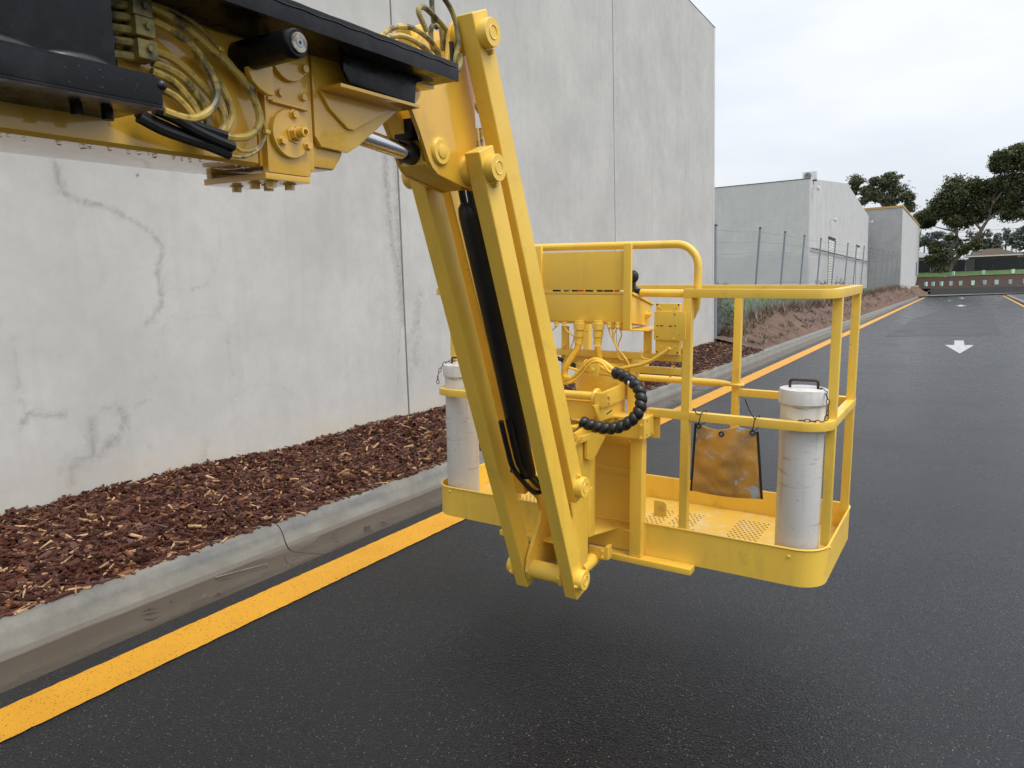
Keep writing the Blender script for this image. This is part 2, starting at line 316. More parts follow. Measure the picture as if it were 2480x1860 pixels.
stubL=[[(-0.842,-2.1368,1.6862), (-0.842,-2.0794,1.6945)],[(-0.842,-2.1387,1.6673), (-0.842,-2.0813,1.6749)],[(-0.842,-2.1406,1.6473), (-0.842,-2.0832,1.6541)],[(-0.842,-2.1426,1.6272), (-0.842,-2.0852,1.6333)],[(-0.842,-2.1448,1.605), (-0.842,-2.0874,1.6102)]]
clampL=[(-0.84,-2.0724,1.6935), (-0.84,-2.07,1.6609), (-0.84,-2.0687,1.6234)]
hoseR=[[(-0.9,-1.3795,1.8186), (-0.9,-1.3617,1.8354), (-0.9,-1.3351,1.8538), (-0.9,-1.2872,1.8713), (-0.9,-1.238,1.8771), (-0.9,-1.1874,1.8685), (-0.9,-1.1485,1.8503), (-0.9,-1.1289,1.835), (-0.9,-1.1227,1.8183)],[(-0.89,-1.3653,1.8203), (-0.89,-1.3478,1.83), (-0.89,-1.3064,1.8418), (-0.89,-1.258,1.8423), (-0.89,-1.2145,1.8335), (-0.89,-1.1792,1.8222), (-0.89,-1.163,1.814)],[(-0.92,-1.1612,1.8938), (-0.92,-1.1799,1.9144), (-0.92,-1.195,1.9336), (-0.92,-1.1895,1.9485), (-0.92,-1.1649,1.9532), (-0.92,-1.1289,1.9433), (-0.92,-1.0884,1.9279), (-0.92,-1.0503,1.9069), (-0.92,-1.0259,1.8818)],[(-0.93,-1.1231,2.0117), (-0.93,-1.1225,1.9882), (-0.93,-1.1217,1.9687), (-0.93,-1.1193,1.9496), (-0.93,-1.1151,1.9288)],[(-0.88,-1.1541,1.9987), (-0.88,-1.128,1.9791), (-0.88,-1.1013,1.9611), (-0.88,-1.0813,1.9347), (-0.88,-1.0718,1.9051), (-0.88,-1.0695,1.8734), (-0.88,-1.0817,1.8383), (-0.88,-1.0863,1.8131)],[(-0.95,-1.0847,1.8485), (-0.95,-1.1038,1.8848), (-0.95,-1.104,1.9171), (-0.95,-1.0912,1.9334), (-0.95,-1.074,1.9307)],[(-0.95,-1.056,1.9372), (-0.95,-1.0534,1.9174), (-0.95,-1.0507,1.8974), (-0.95,-1.0482,1.8731)],[(-0.94,-1.0448,1.9219), (-0.94,-1.044,1.8973), (-0.94,-1.0437,1.8643)],[(-0.86,-1.0909,1.8412), (-0.86,-1.0881,1.8218), (-0.86,-1.0961,1.8), (-0.86,-1.1107,1.7889)],[(-0.94,-1.0112,1.9426), (-0.94,-1.0087,1.9141), (-0.94,-1.0135,1.8878)]]
hoseRk=[[(-0.9,-1.0762,1.8832), (-0.9,-1.0738,1.8554), (-0.9,-1.0731,1.829)]]
hoseK=[[(-1.0,-0.8488,1.8183), (-1.0,-0.8252,1.7813), (-1.0,-0.8008,1.7529)],[(-0.98,-0.8782,1.783), (-0.98,-0.8461,1.7591), (-0.98,-0.8258,1.7395)],[(-0.97,-0.8755,1.6823), (-0.97,-0.873,1.6368), (-0.97,-0.8701,1.6003)],[(-0.98,-0.8402,1.6886), (-0.98,-0.8354,1.6427), (-0.98,-0.8303,1.6059)],[(-0.99,-0.8043,1.6949), (-0.99,-0.7972,1.6487), (-0.99,-0.7896,1.6164)]]
coil=[(-0.8481,-0.36,0.648), (-0.8162,-0.3512,0.6371), (-0.7891,-0.3425,0.63), (-0.7598,-0.3337,0.6252), (-0.7308,-0.325,0.6256), (-0.702,-0.3163,0.6331), (-0.6757,-0.3075,0.6474), (-0.6539,-0.2988,0.6664), (-0.6387,-0.29,0.6887), (-0.6331,-0.2812,0.7121), (-0.6343,-0.2725,0.7369), (-0.641,-0.2637,0.7574), (-0.6546,-0.255,0.7794), (-0.6779,-0.2462,0.7969), (-0.7058,-0.2375,0.8103), (-0.7363,-0.2288,0.8205), (-0.7694,-0.22,0.8267)]
coilwires=[[(-0.9032,-0.36,0.653), (-0.8755,-0.36,0.6515), (-0.8435,-0.36,0.6484)],[(-0.9039,-0.35,0.6301), (-0.8807,-0.35,0.6366), (-0.8486,-0.35,0.6419)],[(-0.9045,-0.34,0.5964), (-0.8766,-0.34,0.6099), (-0.8491,-0.34,0.6338)],[(-0.8992,-0.35,0.6411), (-0.8715,-0.35,0.6438), (-0.8486,-0.35,0.644)]]
conduit=[[(-1.0043,-0.07,0.9138), (-1.0073,-0.085,0.892), (-1.0188,-0.1,0.868), (-1.0325,-0.115,0.84), (-1.0396,-0.13,0.8125), (-1.0338,-0.145,0.7898), (-1.0172,-0.16,0.7756)],[(-0.9166,-0.07,0.9138), (-0.9133,-0.07,0.8893), (-0.909,-0.07,0.8667), (-0.9058,-0.07,0.8421)],[(-0.9605,-0.05,0.7669), (-0.9583,-0.05,0.7514), (-0.9518,-0.05,0.7363)]]
fitting=[[(-1.0104,-0.05,1.0157), (-1.0103,-0.05,0.9985), (-1.0103,-0.05,0.9793), (-1.0125,-0.05,0.9753), (-1.0124,-0.05,0.9522), (-1.0124,-0.05,0.9503), (-1.0156,-0.05,0.9115)],[(-0.9216,-0.05,1.018), (-0.9215,-0.05,1.001), (-0.9214,-0.05,0.9821), (-0.9234,-0.05,0.9782), (-0.9233,-0.05,0.9554), (-0.9233,-0.05,0.9535), (-0.9262,-0.05,0.9153)]]
gland=[[(-1.1186,-0.06,1.0078), (-1.1187,-0.06,0.9883)],[(-1.08,-0.06,1.0088), (-1.08,-0.06,0.9885)],[(-0.8684,-0.06,1.0144), (-0.8681,-0.06,0.9873)],[(-0.8693,-0.02,1.0118), (-0.869,-0.02,0.9796)],[(-0.8308,-0.06,1.0154), (-0.8306,-0.06,0.9885)],[(-0.8325,-0.02,1.0127), (-0.8321,-0.02,0.977)]]
cable=[[(-0.8738,-0.05,0.9873), (-0.8695,-0.05,0.9668), (-0.857,-0.05,0.9428), (-0.8425,-0.05,0.9189), (-0.8322,-0.05,0.9025), (-0.8138,-0.05,0.8845), (-0.7953,-0.05,0.8611), (-0.781,-0.05,0.8412), (-0.7787,-0.05,0.8169)],[(-0.8665,-0.03,0.9804), (-0.8642,-0.03,0.9541), (-0.8557,-0.03,0.9241), (-0.8411,-0.03,0.9001), (-0.8164,-0.03,0.8767), (-0.7979,-0.03,0.8568)],[(-0.8361,-0.05,0.9885), (-0.8511,-0.05,0.9599), (-0.8467,-0.05,0.9338), (-0.8322,-0.05,0.9025)],[(-0.8287,-0.03,0.9779), (-0.8244,-0.03,0.9574), (-0.8333,-0.03,0.9364), (-0.8393,-0.03,0.9172), (-0.8411,-0.03,0.9001), (-0.8388,-0.03,0.8737), (-0.8284,-0.03,0.8571), (-0.8121,-0.03,0.8542)],[(-1.0811,-0.06,0.9894), (-1.068,-0.06,0.9724), (-1.0462,-0.06,0.9557), (-1.0332,-0.06,0.9445), (-1.0397,-0.06,0.9191), (-1.0528,-0.06,0.8913), (-1.0682,-0.06,0.8613), (-1.0859,-0.06,0.8249), (-1.0927,-0.06,0.7949), (-1.0883,-0.06,0.7694), (-1.0706,-0.06,0.7528)],[(-1.1187,-0.06,0.9883), (-1.1344,-0.06,0.9761), (-1.1479,-0.06,0.9658)],[(-0.7309,-0.04,0.9002), (-0.7293,-0.04,0.8764), (-0.7154,-0.04,0.8663), (-0.6881,-0.04,0.8645), (-0.6633,-0.04,0.8669), (-0.6457,-0.04,0.8807)]]
bundle=[[(-1.0582,-0.14,0.7566), (-1.0257,-0.14,0.7666), (-0.9937,-0.14,0.786), (-0.962,-0.14,0.8147), (-0.9329,-0.14,0.8447), (-0.9102,-0.14,0.86), (-0.8877,-0.14,0.865), (-0.8592,-0.14,0.8563), (-0.8329,-0.14,0.8393), (-0.8089,-0.14,0.8241)],[(-1.0528,-0.15,0.7526), (-1.0204,-0.15,0.7587), (-0.9842,-0.15,0.7727), (-0.9486,-0.15,0.8035), (-0.9217,-0.15,0.8352), (-0.8991,-0.15,0.8533), (-0.8747,-0.15,0.8584), (-0.8504,-0.15,0.8468), (-0.8302,-0.15,0.824), (-0.8082,-0.15,0.8107)],[(-1.0419,-0.13,0.7525), (-1.0053,-0.13,0.7628), (-0.9755,-0.13,0.7859), (-0.9462,-0.13,0.8201), (-0.9254,-0.13,0.8402), (-0.9048,-0.13,0.8564), (-0.8742,-0.13,0.8618), (-0.8437,-0.13,0.8486), (-0.8154,-0.13,0.8281)],[(-1.0255,-0.12,0.8199), (-0.9977,-0.12,0.8139), (-0.968,-0.12,0.81), (-0.9302,-0.12,0.8085), (-0.8765,-0.12,0.8025), (-0.8258,-0.12,0.7983)],[(-0.8903,-0.1,0.8312), (-0.8677,-0.1,0.8194), (-0.8451,-0.1,0.8076), (-0.8309,-0.1,0.801)]]
bigcable=[[(-0.6014,-0.06,0.9166), (-0.6164,-0.06,0.9033), (-0.6469,-0.06,0.8827), (-0.6801,-0.06,0.8618), (-0.7252,-0.06,0.8431), (-0.7689,-0.06,0.8329), (-0.8109,-0.06,0.8217), (-0.8249,-0.06,0.8076)]]
blackstrap=[(-1.1546,0.0,0.8445), (-1.1002,0.0,0.8253), (-1.0422,0.0,0.8066), (-1.0114,0.0,0.7965)]
clampE=[(-0.8954,-0.17,0.8465), (-0.855,-0.17,0.8544), (-0.8628,-0.17,0.7986), (-0.9014,-0.17,0.8016), (-0.8831,-0.17,0.8269)]
stain=[[(2.837,2.624), (2.836,2.539), (2.854,2.442), (2.915,2.406), (3.015,2.386), (3.135,2.375), (3.257,2.325), (3.383,2.265), (3.497,2.193), (3.569,2.116), (3.56,2.019), (3.514,1.905), (3.528,1.775), (3.527,1.661), (3.456,1.566), (3.4,1.536)],[(4.091,2.243), (4.101,2.122), (4.044,1.946), (3.929,1.807), (3.808,1.773), (3.619,1.775), (3.548,1.791)],[(3.347,0.972), (3.435,1.158), (3.467,1.402), (3.601,1.576), (3.748,1.537), (3.869,1.575), (4.009,1.553), (4.128,1.467), (4.1,1.271), (4.134,1.051)],[(2.452,0.906), (2.497,0.97), (2.589,0.941), (2.713,0.93)],[(3.124,0.922), (3.15,0.854), (3.106,0.734), (3.002,0.658), (2.903,0.599), (2.898,0.709), (2.905,0.862)],[(2.903,0.599), (2.719,0.546), (2.737,0.435)],[(3.363,0.953), (3.256,0.919), (3.14,0.92), (2.996,0.925)],[(3.835,0.534), (3.784,0.419), (3.738,0.358)],[(3.311,0.582), (3.299,0.452)],[(6.25,3.147), (6.248,2.882), (6.264,2.639), (6.283,2.415), (6.319,2.19), (6.376,1.985), (6.409,1.683), (6.407,1.402)],[(6.428,3.172), (6.414,2.492), (6.436,1.8)],[(6.809,1.063), (6.752,0.82), (6.655,0.584)],[(6.367,1.357), (6.303,0.984), (6.252,0.54)],[(2.456,1.467), (2.461,1.258), (2.474,1.002)],[(2.827,2.664), (2.829,2.608)],[(3.981,0.78), (4.256,0.926), (4.611,0.922), (4.853,0.752)]]
chalk=[(2.271,0.381), (6.194,0.383)]
nail=(3.425,2.613)
tree1=[((-1.278,132.0,14.348),2.07,2.37), ((0.465,132.0,12.909),2.04,2.35), ((-2.363,132.0,12.715),1.53,1.74), ((-3.097,132.0,11.687),1.16,1.09), ((-4.642,132.0,11.368),1.46,1.21), ((1.67,132.0,15.352),2.01,1.91), ((3.939,132.0,13.246),2.15,2.32), ((5.622,132.0,15.803),2.11,1.87), ((6.976,132.0,12.981),1.92,2.49), ((8.285,132.0,14.922),2.06,3.08), ((4.967,132.0,18.771),1.59,1.24), ((7.208,132.0,19.742),1.39,1.84), ((3.087,132.0,11.841),1.27,1.06), ((8.961,132.0,11.367),2.06,1.24), ((-0.783,132.0,11.075),1.13,0.87)]
tree1low=[((-2.113,131.0,5.902),1.52,1.31), ((-2.912,131.0,6.818),0.96,1.09), ((2.149,131.0,7.173),1.46,0.96), ((0.877,131.0,6.605),0.93,0.75), ((-2.038,131.0,3.714),0.95,0.98), ((-0.873,131.0,8.431),0.75,0.43), ((-3.44,131.0,5.313),0.77,0.88)]
tree1trunk=[[(-1.248,132.0,2.705), (-0.9,132.0,3.68), (-0.192,132.0,5.179), (1.429,132.0,7.043), (2.662,132.0,8.683), (3.254,132.0,9.92), (3.759,132.0,10.942), (4.137,132.0,12.809), (4.43,132.0,14.46)],[(-3.28,132.0,2.671), (-2.83,132.0,3.763), (-1.922,132.0,5.484), (-0.279,132.0,7.577), (-0.169,132.0,9.735), (-0.31,132.0,11.039), (-0.664,132.0,13.004)],[(2.904,132.0,9.52), (2.227,132.0,10.421), (1.614,132.0,11.96)],[(-0.247,132.0,9.308), (-1.495,132.0,9.719), (-3.441,132.0,10.402)],[(3.677,132.0,10.737), (5.413,132.0,12.282), (6.614,132.0,13.22)],[(4.219,132.0,13.012), (5.648,132.0,15.178), (6.763,132.0,17.952)],[(1.429,132.0,7.043), (0.692,132.0,6.761), (-2.145,132.0,6.374)]]
tree2=[((-11.95,112.0,15.617),0.98,0.86), ((-12.194,112.0,14.584),0.72,0.68), ((-10.758,112.0,14.255),1.06,0.86), ((-8.858,112.0,15.398),1.38,0.95), ((-7.824,112.0,15.481),1.37,0.85), ((-6.934,112.0,14.266),1.27,1.13), ((-8.473,112.0,14.038),1.89,0.95), ((-9.848,112.0,13.216),1.05,0.86), ((-6.043,112.0,12.872),0.93,0.84), ((-7.743,112.0,12.648),1.54,0.66), ((-10.907,112.0,13.119),0.71,0.77), ((-5.676,112.0,11.904),0.67,0.75)]
tree2trunk=[[(-8.347,112.0,9.466), (-8.497,112.0,11.765), (-8.78,112.0,12.549), (-9.516,112.0,13.947), (-10.417,112.0,14.795)],[(-8.497,112.0,11.765), (-7.927,112.0,13.042), (-7.636,112.0,14.898)],[(-7.927,112.0,13.042), (-6.576,112.0,13.67)],[(-8.78,112.0,12.549), (-10.921,112.0,13.696), (-11.938,112.0,15.136)]]
treefar=[((-7.583,230.0,13.559),2.04,1.54), ((-5.216,230.0,13.792),1.68,1.34), ((-2.504,230.0,12.859),1.99,1.33), ((4.652,230.0,13.531),2.23,1.87), ((7.881,230.0,12.213),2.51,1.48), ((10.672,230.0,12.773),2.16,1.84), ((13.725,230.0,13.304),2.13,2.55), ((0.159,230.0,12.316),1.96,1.13), ((15.822,230.0,13.887),1.8,2.89)]
treeb3=[((-4.507,118.0,10.561),1.22,0.98), ((-3.786,118.0,9.917),0.78,0.69), ((-5.049,118.0,10.997),0.71,0.79)]
guardpx=[(-6.141,121.0,0.942), (-5.552,121.0,1.008), (-4.767,121.0,1.088), (-3.689,121.0,1.445), (-2.791,121.0,1.477), (-1.776,121.0,1.506), (-0.615,121.0,1.549), (0.552,121.0,1.55), (1.931,121.0,1.484), (3.372,121.0,1.496), (4.743,121.0,1.49), (6.325,121.0,1.475), (7.897,121.0,1.48), (-0.384,127.0,2.951), (3.341,127.0,2.927), (6.818,127.0,2.889)]

# ---------------------------------------------------------------- mesh helpers
class MB:
    """collects shapes, then links them as one mesh object"""
    def __init__(s): s.v = []; s.f = []
    def add(s, v, f):
        o = len(s.v); s.v += [tuple(x) for x in v]; s.f += [tuple(i + o for i in q) for q in f]; return s
    def box(s, x0, x1, y0, y1, z0, z1):
        return s.add([(x0, y0, z0), (x1, y0, z0), (x1, y1, z0), (x0, y1, z0), (x0, y0, z1), (x1, y0, z1), (x1, y1, z1), (x0, y1, z1)],
                     [(3, 2, 1, 0), (4, 5, 6, 7), (0, 1, 5, 4), (1, 2, 6, 5), (2, 3, 7, 6), (3, 0, 4, 7)])
    def prism(s, poly, ax, a0, a1):
        """polygon in the plane across axis ax ('x': points are (y,z); 'y': (x,z); 'z': (x,y)), from a0 to a1"""
        n = len(poly)
        mk = {'x': lambda p, a: (a, p[0], p[1]), 'y': lambda p, a: (p[0], a, p[1]), 'z': lambda p, a: (p[0], p[1], a)}[ax]
        v = [mk(p, a0) for p in poly] + [mk(p, a1) for p in poly]
        f = [tuple(range(n)), tuple(range(2 * n - 1, n - 1, -1))] + [(i, n + i, n + (i + 1) % n, (i + 1) % n) for i in range(n)]
        return s.add(v, f)
    def tube(s, path, r, k=8, cap=True, radii=None):
        P = [Vector(p) for p in path]; n = len(P)
        T = [(P[min(i + 1, n - 1)] - P[max(i - 1, 0)]).normalized() for i in range(n)]
        a = Vector((0, 0, 1)) if abs(T[0].z) < 0.9 else Vector((1, 0, 0))
        x = T[0].cross(a).normalized(); v = []; f = []
        for i in range(n):
            x = (x - T[i] * x.dot(T[i])).normalized(); y = T[i].cross(x)
            rr = radii[i] if radii else r
            for j in range(k):
                w = 2 * math.pi * j / k; v.append(P[i] + (x * math.cos(w) + y * math.sin(w)) * rr)
        for i in range(n - 1):
            for j in range(k):
                f.append((i * k + j, i * k + (j + 1) % k, (i + 1) * k + (j + 1) % k, (i + 1) * k + j))
        if cap: f += [tuple(range(k - 1, -1, -1)), tuple((n - 1) * k + j for j in range(k))]
        return s.add(v, f)
    def cyl(s, p0, p1, r, k=20, r1=None):
        return s.tube([p0, p1], r, k, radii=[r, r if r1 is None else r1])
    def lathe(s, c, ax, prof, k=28):
        """prof: (distance along axis, radius)"""
        c = Vector(c); A = {'x': Vector((1, 0, 0)), 'y': Vector((0, 1, 0)), 'z': Vector((0, 0, 1))}[ax]
        X = A.orthogonal().normalized(); Y = A.cross(X); v = []; f = []
        for d, r in prof:
            for j in range(k):
                w = 2 * math.pi * j / k; v.append(c + A * d + (X * math.cos(w) + Y * math.sin(w)) * r)
        for i in range(len(prof) - 1):
            for j in range(k): f.append((i * k + j, i * k + (j + 1) % k, (i + 1) * k + (j + 1) % k, (i + 1) * k + j))
        f += [tuple(range(k - 1, -1, -1)), tuple((len(prof) - 1) * k + j for j in range(k))]
        return s.add(v, f)
    def sphere(s, c, r, sc=(1, 1, 1), k=10, h=6):
        v = []; f = []
        for i in range(h + 1):
            a = math.pi * i / h
            for j in range(k):
                w = 2 * math.pi * j / k
                v.append((c[0] + r * sc[0] * math.sin(a) * math.cos(w), c[1] + r * sc[1] * math.sin(a) * math.sin(w), c[2] + r * sc[2] * math.cos(a)))
        for i in range(h):
            for j in range(k): f.append((i * k + j, (i + 1) * k + j, (i + 1) * k + (j + 1) % k, i * k + (j + 1) % k))
        return s.add(v, f)
    def build(s, name, mat, parent=None, bev=0.0, smooth=True, seg=2):
        me = bpy.data.meshes.new(name); me.from_pydata(s.v, [], s.f)
        if bev:
            bm = bmesh.new(); bm.from_mesh(me)
            bmesh.ops.remove_doubles(bm, verts=bm.verts, dist=1e-6)
            bmesh.ops.recalc_face_normals(bm, faces=bm.faces)
            ed = [e for e in bm.edges if len(e.link_faces) == 2 and e.calc_face_angle(0) > 0.6]
            bmesh.ops.bevel(bm, geom=ed, offset=bev, segments=seg, profile=0.7, affect='EDGES', clamp_overlap=True)
            bm.to_mesh(me); bm.free()
        else:
            bm = bmesh.new(); bm.from_mesh(me); bmesh.ops.recalc_face_normals(bm, faces=bm.faces); bm.to_mesh(me); bm.free()
        if smooth:
            me.polygons.foreach_set('use_smooth', [True] * len(me.polygons))
            me.set_sharp_from_angle(angle=math.radians(38))
        me.materials.append(MATS[mat])
        o = bpy.data.objects.new(name, me); COL.objects.link(o)
        if parent is not None: o.parent = parent
        return o

def catmull(P, per=6):
    P = [Vector(p) for p in P]; Q = [P[0] * 2 - P[1]] + P + [P[-1] * 2 - P[-2]]; out_ = []
    for i in range(1, len(Q) - 2):
        a, b, c, d = Q[i - 1], Q[i], Q[i + 1], Q[i + 2]
        for k in range(per):
            t = k / per
            out_.append(0.5 * ((2 * b) + (c - a) * t + (2 * a - 5 * b + 4 * c - d) * t * t + (3 * b - a - 3 * c + d) * t ** 3))
    out_.append(P[-1]); return out_

def tag(o, label=None, cat=None, group=None, kind=None):
    if label: o['label'] = label
    if cat: o['category'] = cat
    if group: o['group'] = group
    if kind: o['kind'] = kind
    return o
def empty(name, loc=(0, 0, 0), rot=None):
    o = bpy.data.objects.new(name, None); COL.objects.link(o); o.location = loc; o.empty_display_size = 0.1
    if rot is not None: o.rotation_euler = rot.to_euler()
    return o
def share(src, parent=None, **k):
    c = src.copy(); COL.objects.link(c)
    if parent is not None: c.parent = parent
    for a, v in k.items(): setattr(c, a, v)
    return c
def grid_mesh(name, xs, ys, fz, mat, swap=None):
    v = [(x, y, fz(x, y)) for y in ys for x in xs]; n = len(xs)
    f = [(j * n + i, j * n + i + 1, (j + 1) * n + i + 1, (j + 1) * n + i) for j in range(len(ys) - 1) for i in range(n - 1)]
    me = bpy.data.meshes.new(name); me.from_pydata(v, [], f)
    me.polygons.foreach_set('use_smooth', [True] * len(f)); me.materials.append(MATS[mat])
    o = bpy.data.objects.new(name, me); COL.objects.link(o); return o
def lerp_tab(tab, x):
    if x <= tab[0][0]: return tab[0][1]
    for (a, b), (c, d) in zip(tab, tab[1:]):
        if x <= c: return b + (d - b) * (x - a) / (c - a)
    return tab[-1][1]
def hsh(*a):
    s = math.sin(sum(x * k for x, k in zip(a, (12.9898, 78.233, 37.719)))) * 43758.5453
    return s - math.floor(s)
def vnoise(x, y):
    i, j = math.floor(x), math.floor(y); fx, fy = x - i, y - j
    fx = fx * fx * (3 - 2 * fx); fy = fy * fy * (3 - 2 * fy)
    a, b, c, d = hsh(i, j), hsh(i + 1, j), hsh(i, j + 1), hsh(i + 1, j + 1)
    return (a + (b - a) * fx) * (1 - fy) + (c + (d - c) * fx) * fy
def frange(a, b, n): return [a + (b - a) * i / n for i in range(n + 1)]

# ---------------------------------------------------------------- ground, road, kerb
WX = -5.23                                   # face of the big wall
g = MB().add([(-900, -300, -0.45), (900, -300, -0.45), (900, 1500, -0.45), (-900, 1500, -0.45)], [(0, 1, 2, 3)]).build('ground', 'grass_ground', smooth=False)
tag(g, kind='structure')

edge = [(-3.5, -8.0)] + [(-3.5, y) for y in (20, 50, 80, 104)]
for i in range(1, 9):
    a = math.radians(180 - 90 * i / 8); edge.append((9.5 + 13 * math.cos(a), 105.3 + 13 * math.sin(a)))
edge.append((70, 118.3))
road = MB().add([(x, y, 0.0) for x, y in edge] + [(70, -8, 0.0)], [tuple(range(len(edge) + 1))][0:1]).build('road', 'asphalt', smooth=False)
if road.data.polygons[0].normal.z < 0: road.data.flip_normals()
tag(road, kind='structure')

# kerb and gutter, cast in lengths with open joints; (offset to the left of the asphalt edge, height)
PROF = [(0.0, -0.002), (0.02, -0.012), (0.30, -0.042), (0.345, -0.038), (0.372, -0.018), (0.392, 0.02), (0.418, 0.082), (0.436, 0.112), (0.464, 0.130), (0.50, 0.136), (0.585, 0.137), (0.60, 0.128), (0.605, -0.2), (0.0, -0.2)]
kerb = empty('kerb', (0, 0, 0)); tag(kerb, kind='structure')
SEG = 2.953
def kerb_piece(pts, sd=0):
    v = []; n = len(PROF)
    for i, p in enumerate(pts):
        a = Vector(pts[max(0, i - 1)]); b = Vector(pts[min(len(pts) - 1, i + 1)]); d = (b - a).normalized(); nn = Vector((-d.y, d.x))
        for q, (o, z) in enumerate(PROF):
            e = 0.0 if (q < 2 or q > 10) else 0.006 * (vnoise(p[1] * 7 + sd * 17, q * 1.7) - .5) + .003 * (vnoise(p[1] * 31 + sd, q * 3.1) - .5)
            v.append((p[0] + nn.x * (o + e), p[1] + nn.y * (o + e), z + e * .7))
    f = [tuple(range(n - 1, -1, -1)), tuple((len(pts) - 1) * n + j for j in range(n))]
    for i in range(len(pts) - 1):
        for j in range(n): f.append((i * n + j, (i + 1) * n + j, (i + 1) * n + (j + 1) % n, i * n + (j + 1) % n))
    mb = MB().add(v, f); return mb
def wet_tray(o):
    o.data.materials.append(MATS['gutter_wet'])
    for p in o.data.polygons:
        if p.normal.z > 0.6 and p.center.z < -0.004: p.material_index = 1
    return o
src = None
y = 3.40 - 4 * SEG
while y < 104:
    if src is None or y < 20:
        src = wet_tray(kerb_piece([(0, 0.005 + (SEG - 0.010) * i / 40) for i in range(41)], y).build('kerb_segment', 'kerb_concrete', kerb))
        src.location = (-3.5, y, 0)
    else:
        share(src, kerb, location=(-3.5, y, 0))
    yl = y; y += SEG
arc = [(-3.5, y + 0.01)] + [(9.5 + 13 * math.cos(math.radians(180 - 90 * i / 24)), 105.3 + 13 * math.sin(math.radians(180 - 90 * i / 24))) for i in range(1, 25)] + [(70, 118.3)]
for i in range(0, len(arc) - 1, 4):
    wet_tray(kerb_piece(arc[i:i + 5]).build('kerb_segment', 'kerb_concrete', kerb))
# joint filler so the gaps stay dark, not see-through
MB().box(-4.09, -3.52, -8, 104, -0.3, -0.075).build('kerb_bedding', 'gutter_wet', kerb, smooth=False)
# wet silt lying in the gutter tray, with uneven edges, broken near the joint
def silt(y0, y1):
    n = max(6, int((y1 - y0) / 0.06)); v = []; f = []
    for i in range(n + 1):
        t = i / n; yy = y0 + (y1 - y0) * t; e = min(1.0, min(t, 1 - t) * n * 0.06 / 0.16)
        wob = 0.02 * (vnoise(yy * 5, 1.0) - 0.5)
        xo = 0.372 * e + 0.30 * (1 - e) + wob * e * 0.4; xi = (0.008 + 0.012 * vnoise(yy * 3, 7.0)) * e + 0.20 * (1 - e)
        zo = -0.0165 if e > 0.9 else -0.036; 
        v += [(-3.5 - xi, yy, -0.0145 - 0.018 * (1 - e)), (-3.5 - 0.16, yy, -0.0235 - 0.003), (-3.5 - 0.30, yy, -0.0385), (-3.5 - xo, yy, -0.021 - 0.017 * (1 - e))]
    for i in range(n):
        for j in range(3): f.append((i * 4 + j, i * 4 + j + 1, i * 4 + 5 + j, i * 4 + 4 + j))
    o = MB().add(v, f).build('wet_silt', 'gutter_film', kerb)
    return o
silt(-6.0, 3.30); silt(3.55, 12.2); silt(12.4, 60.0)
# dead leaves and twigs in the gutter
gl = [(-3.74, 2.30, .05), (-3.72, 2.42, .02), (-3.64, 3.95, .07), (-3.61, 4.1, .045), (-3.74, 3.72, .03), (-3.58, 2.62, .03), (-3.66, 5.0, .03), (-3.70, 8.2, .07), (-3.62, 10.8, .06)]
for i, (x, y_, s_) in enumerate(gl):
    a = random.random() * 3
    mb = MB(); c, d = math.cos(a) * s_, math.sin(a) * s_
    mb.add([(x - c, y_ - d, -0.012), (x - d * 0.4, y_ + c * 0.4, -0.002), (x + c, y_ + d, -0.010), (x + d * 0.4, y_ - c * 0.4, -0.004), (x, y_, 0.004)], [(0, 4, 1), (1, 4, 2), (2, 4, 3), (3, 4, 0)])
    o = mb.build('dead_leaf', 'rusty_steel', smooth=False); tag(o, 'dark dead leaf lying in the wet concrete gutter', 'leaf', 'dead leaves in the gutter')
tw = MB().tube(catmull([(-3.60, 2.45, -.012), (-3.63, 2.55, -.012), (-3.68, 2.60, -.014)], 4), 0.0022, 5).build('twig', 'tree_bark')
tag(tw, 'thin curled twig lying in the wet gutter', 'twig')
tw = MB().tube(catmull([(-3.85, 2.80, -.018), (-3.80, 2.98, -.020), (-3.75, 3.12, -.020)], 4), 0.004, 5).build('twig', 'tree_bark')
tag(tw, 'straight twig beside the kerb joint', 'twig')

# painted markings
ln = MB()
ly = frange(-8, 20, 900) + frange(20.4, 104, 200)
v = []; f = []
for i, yy in enumerate(ly):
    w = 0.006 * (hsh(i, 2.0) - 0.5); w2 = 0.006 * (hsh(i, 5.0) - 0.5)
    v += [(-3.357 + w, yy, 0.004), (-3.090 + w2, yy, 0.004)]
for i in range(len(ly) - 1): f.append((2 * i, 2 * i + 1, 2 * i + 3, 2 * i + 2))
tag(ln.add(v, f).build('yellow_line', 'line_yellow', smooth=False), kind='structure')
for (x, y_, s_) in ((0.14, 20.2, 1.0), (0.38, 60.6, 1.15), (0.66, 91.5, 1.15), (-0.45, 80.5, 0.7)):
    p = [(0, 0), (0.335, 2.82), (0.115, 2.82), (0.115, 4.64), (-0.115, 4.64), (-0.115, 2.82), (-0.335, 2.82)]
    a = MB().add([(x + q[0] * s_, y_ + q[1] * (1.0 if s_ > 0.8 else 0.5), 0.0045) for q in p], [(0, 1, 2, 5, 6), (2, 3, 4, 5)]).build('road_arrow', 'line_white', smooth=False)
    tag(a, kind='structure')

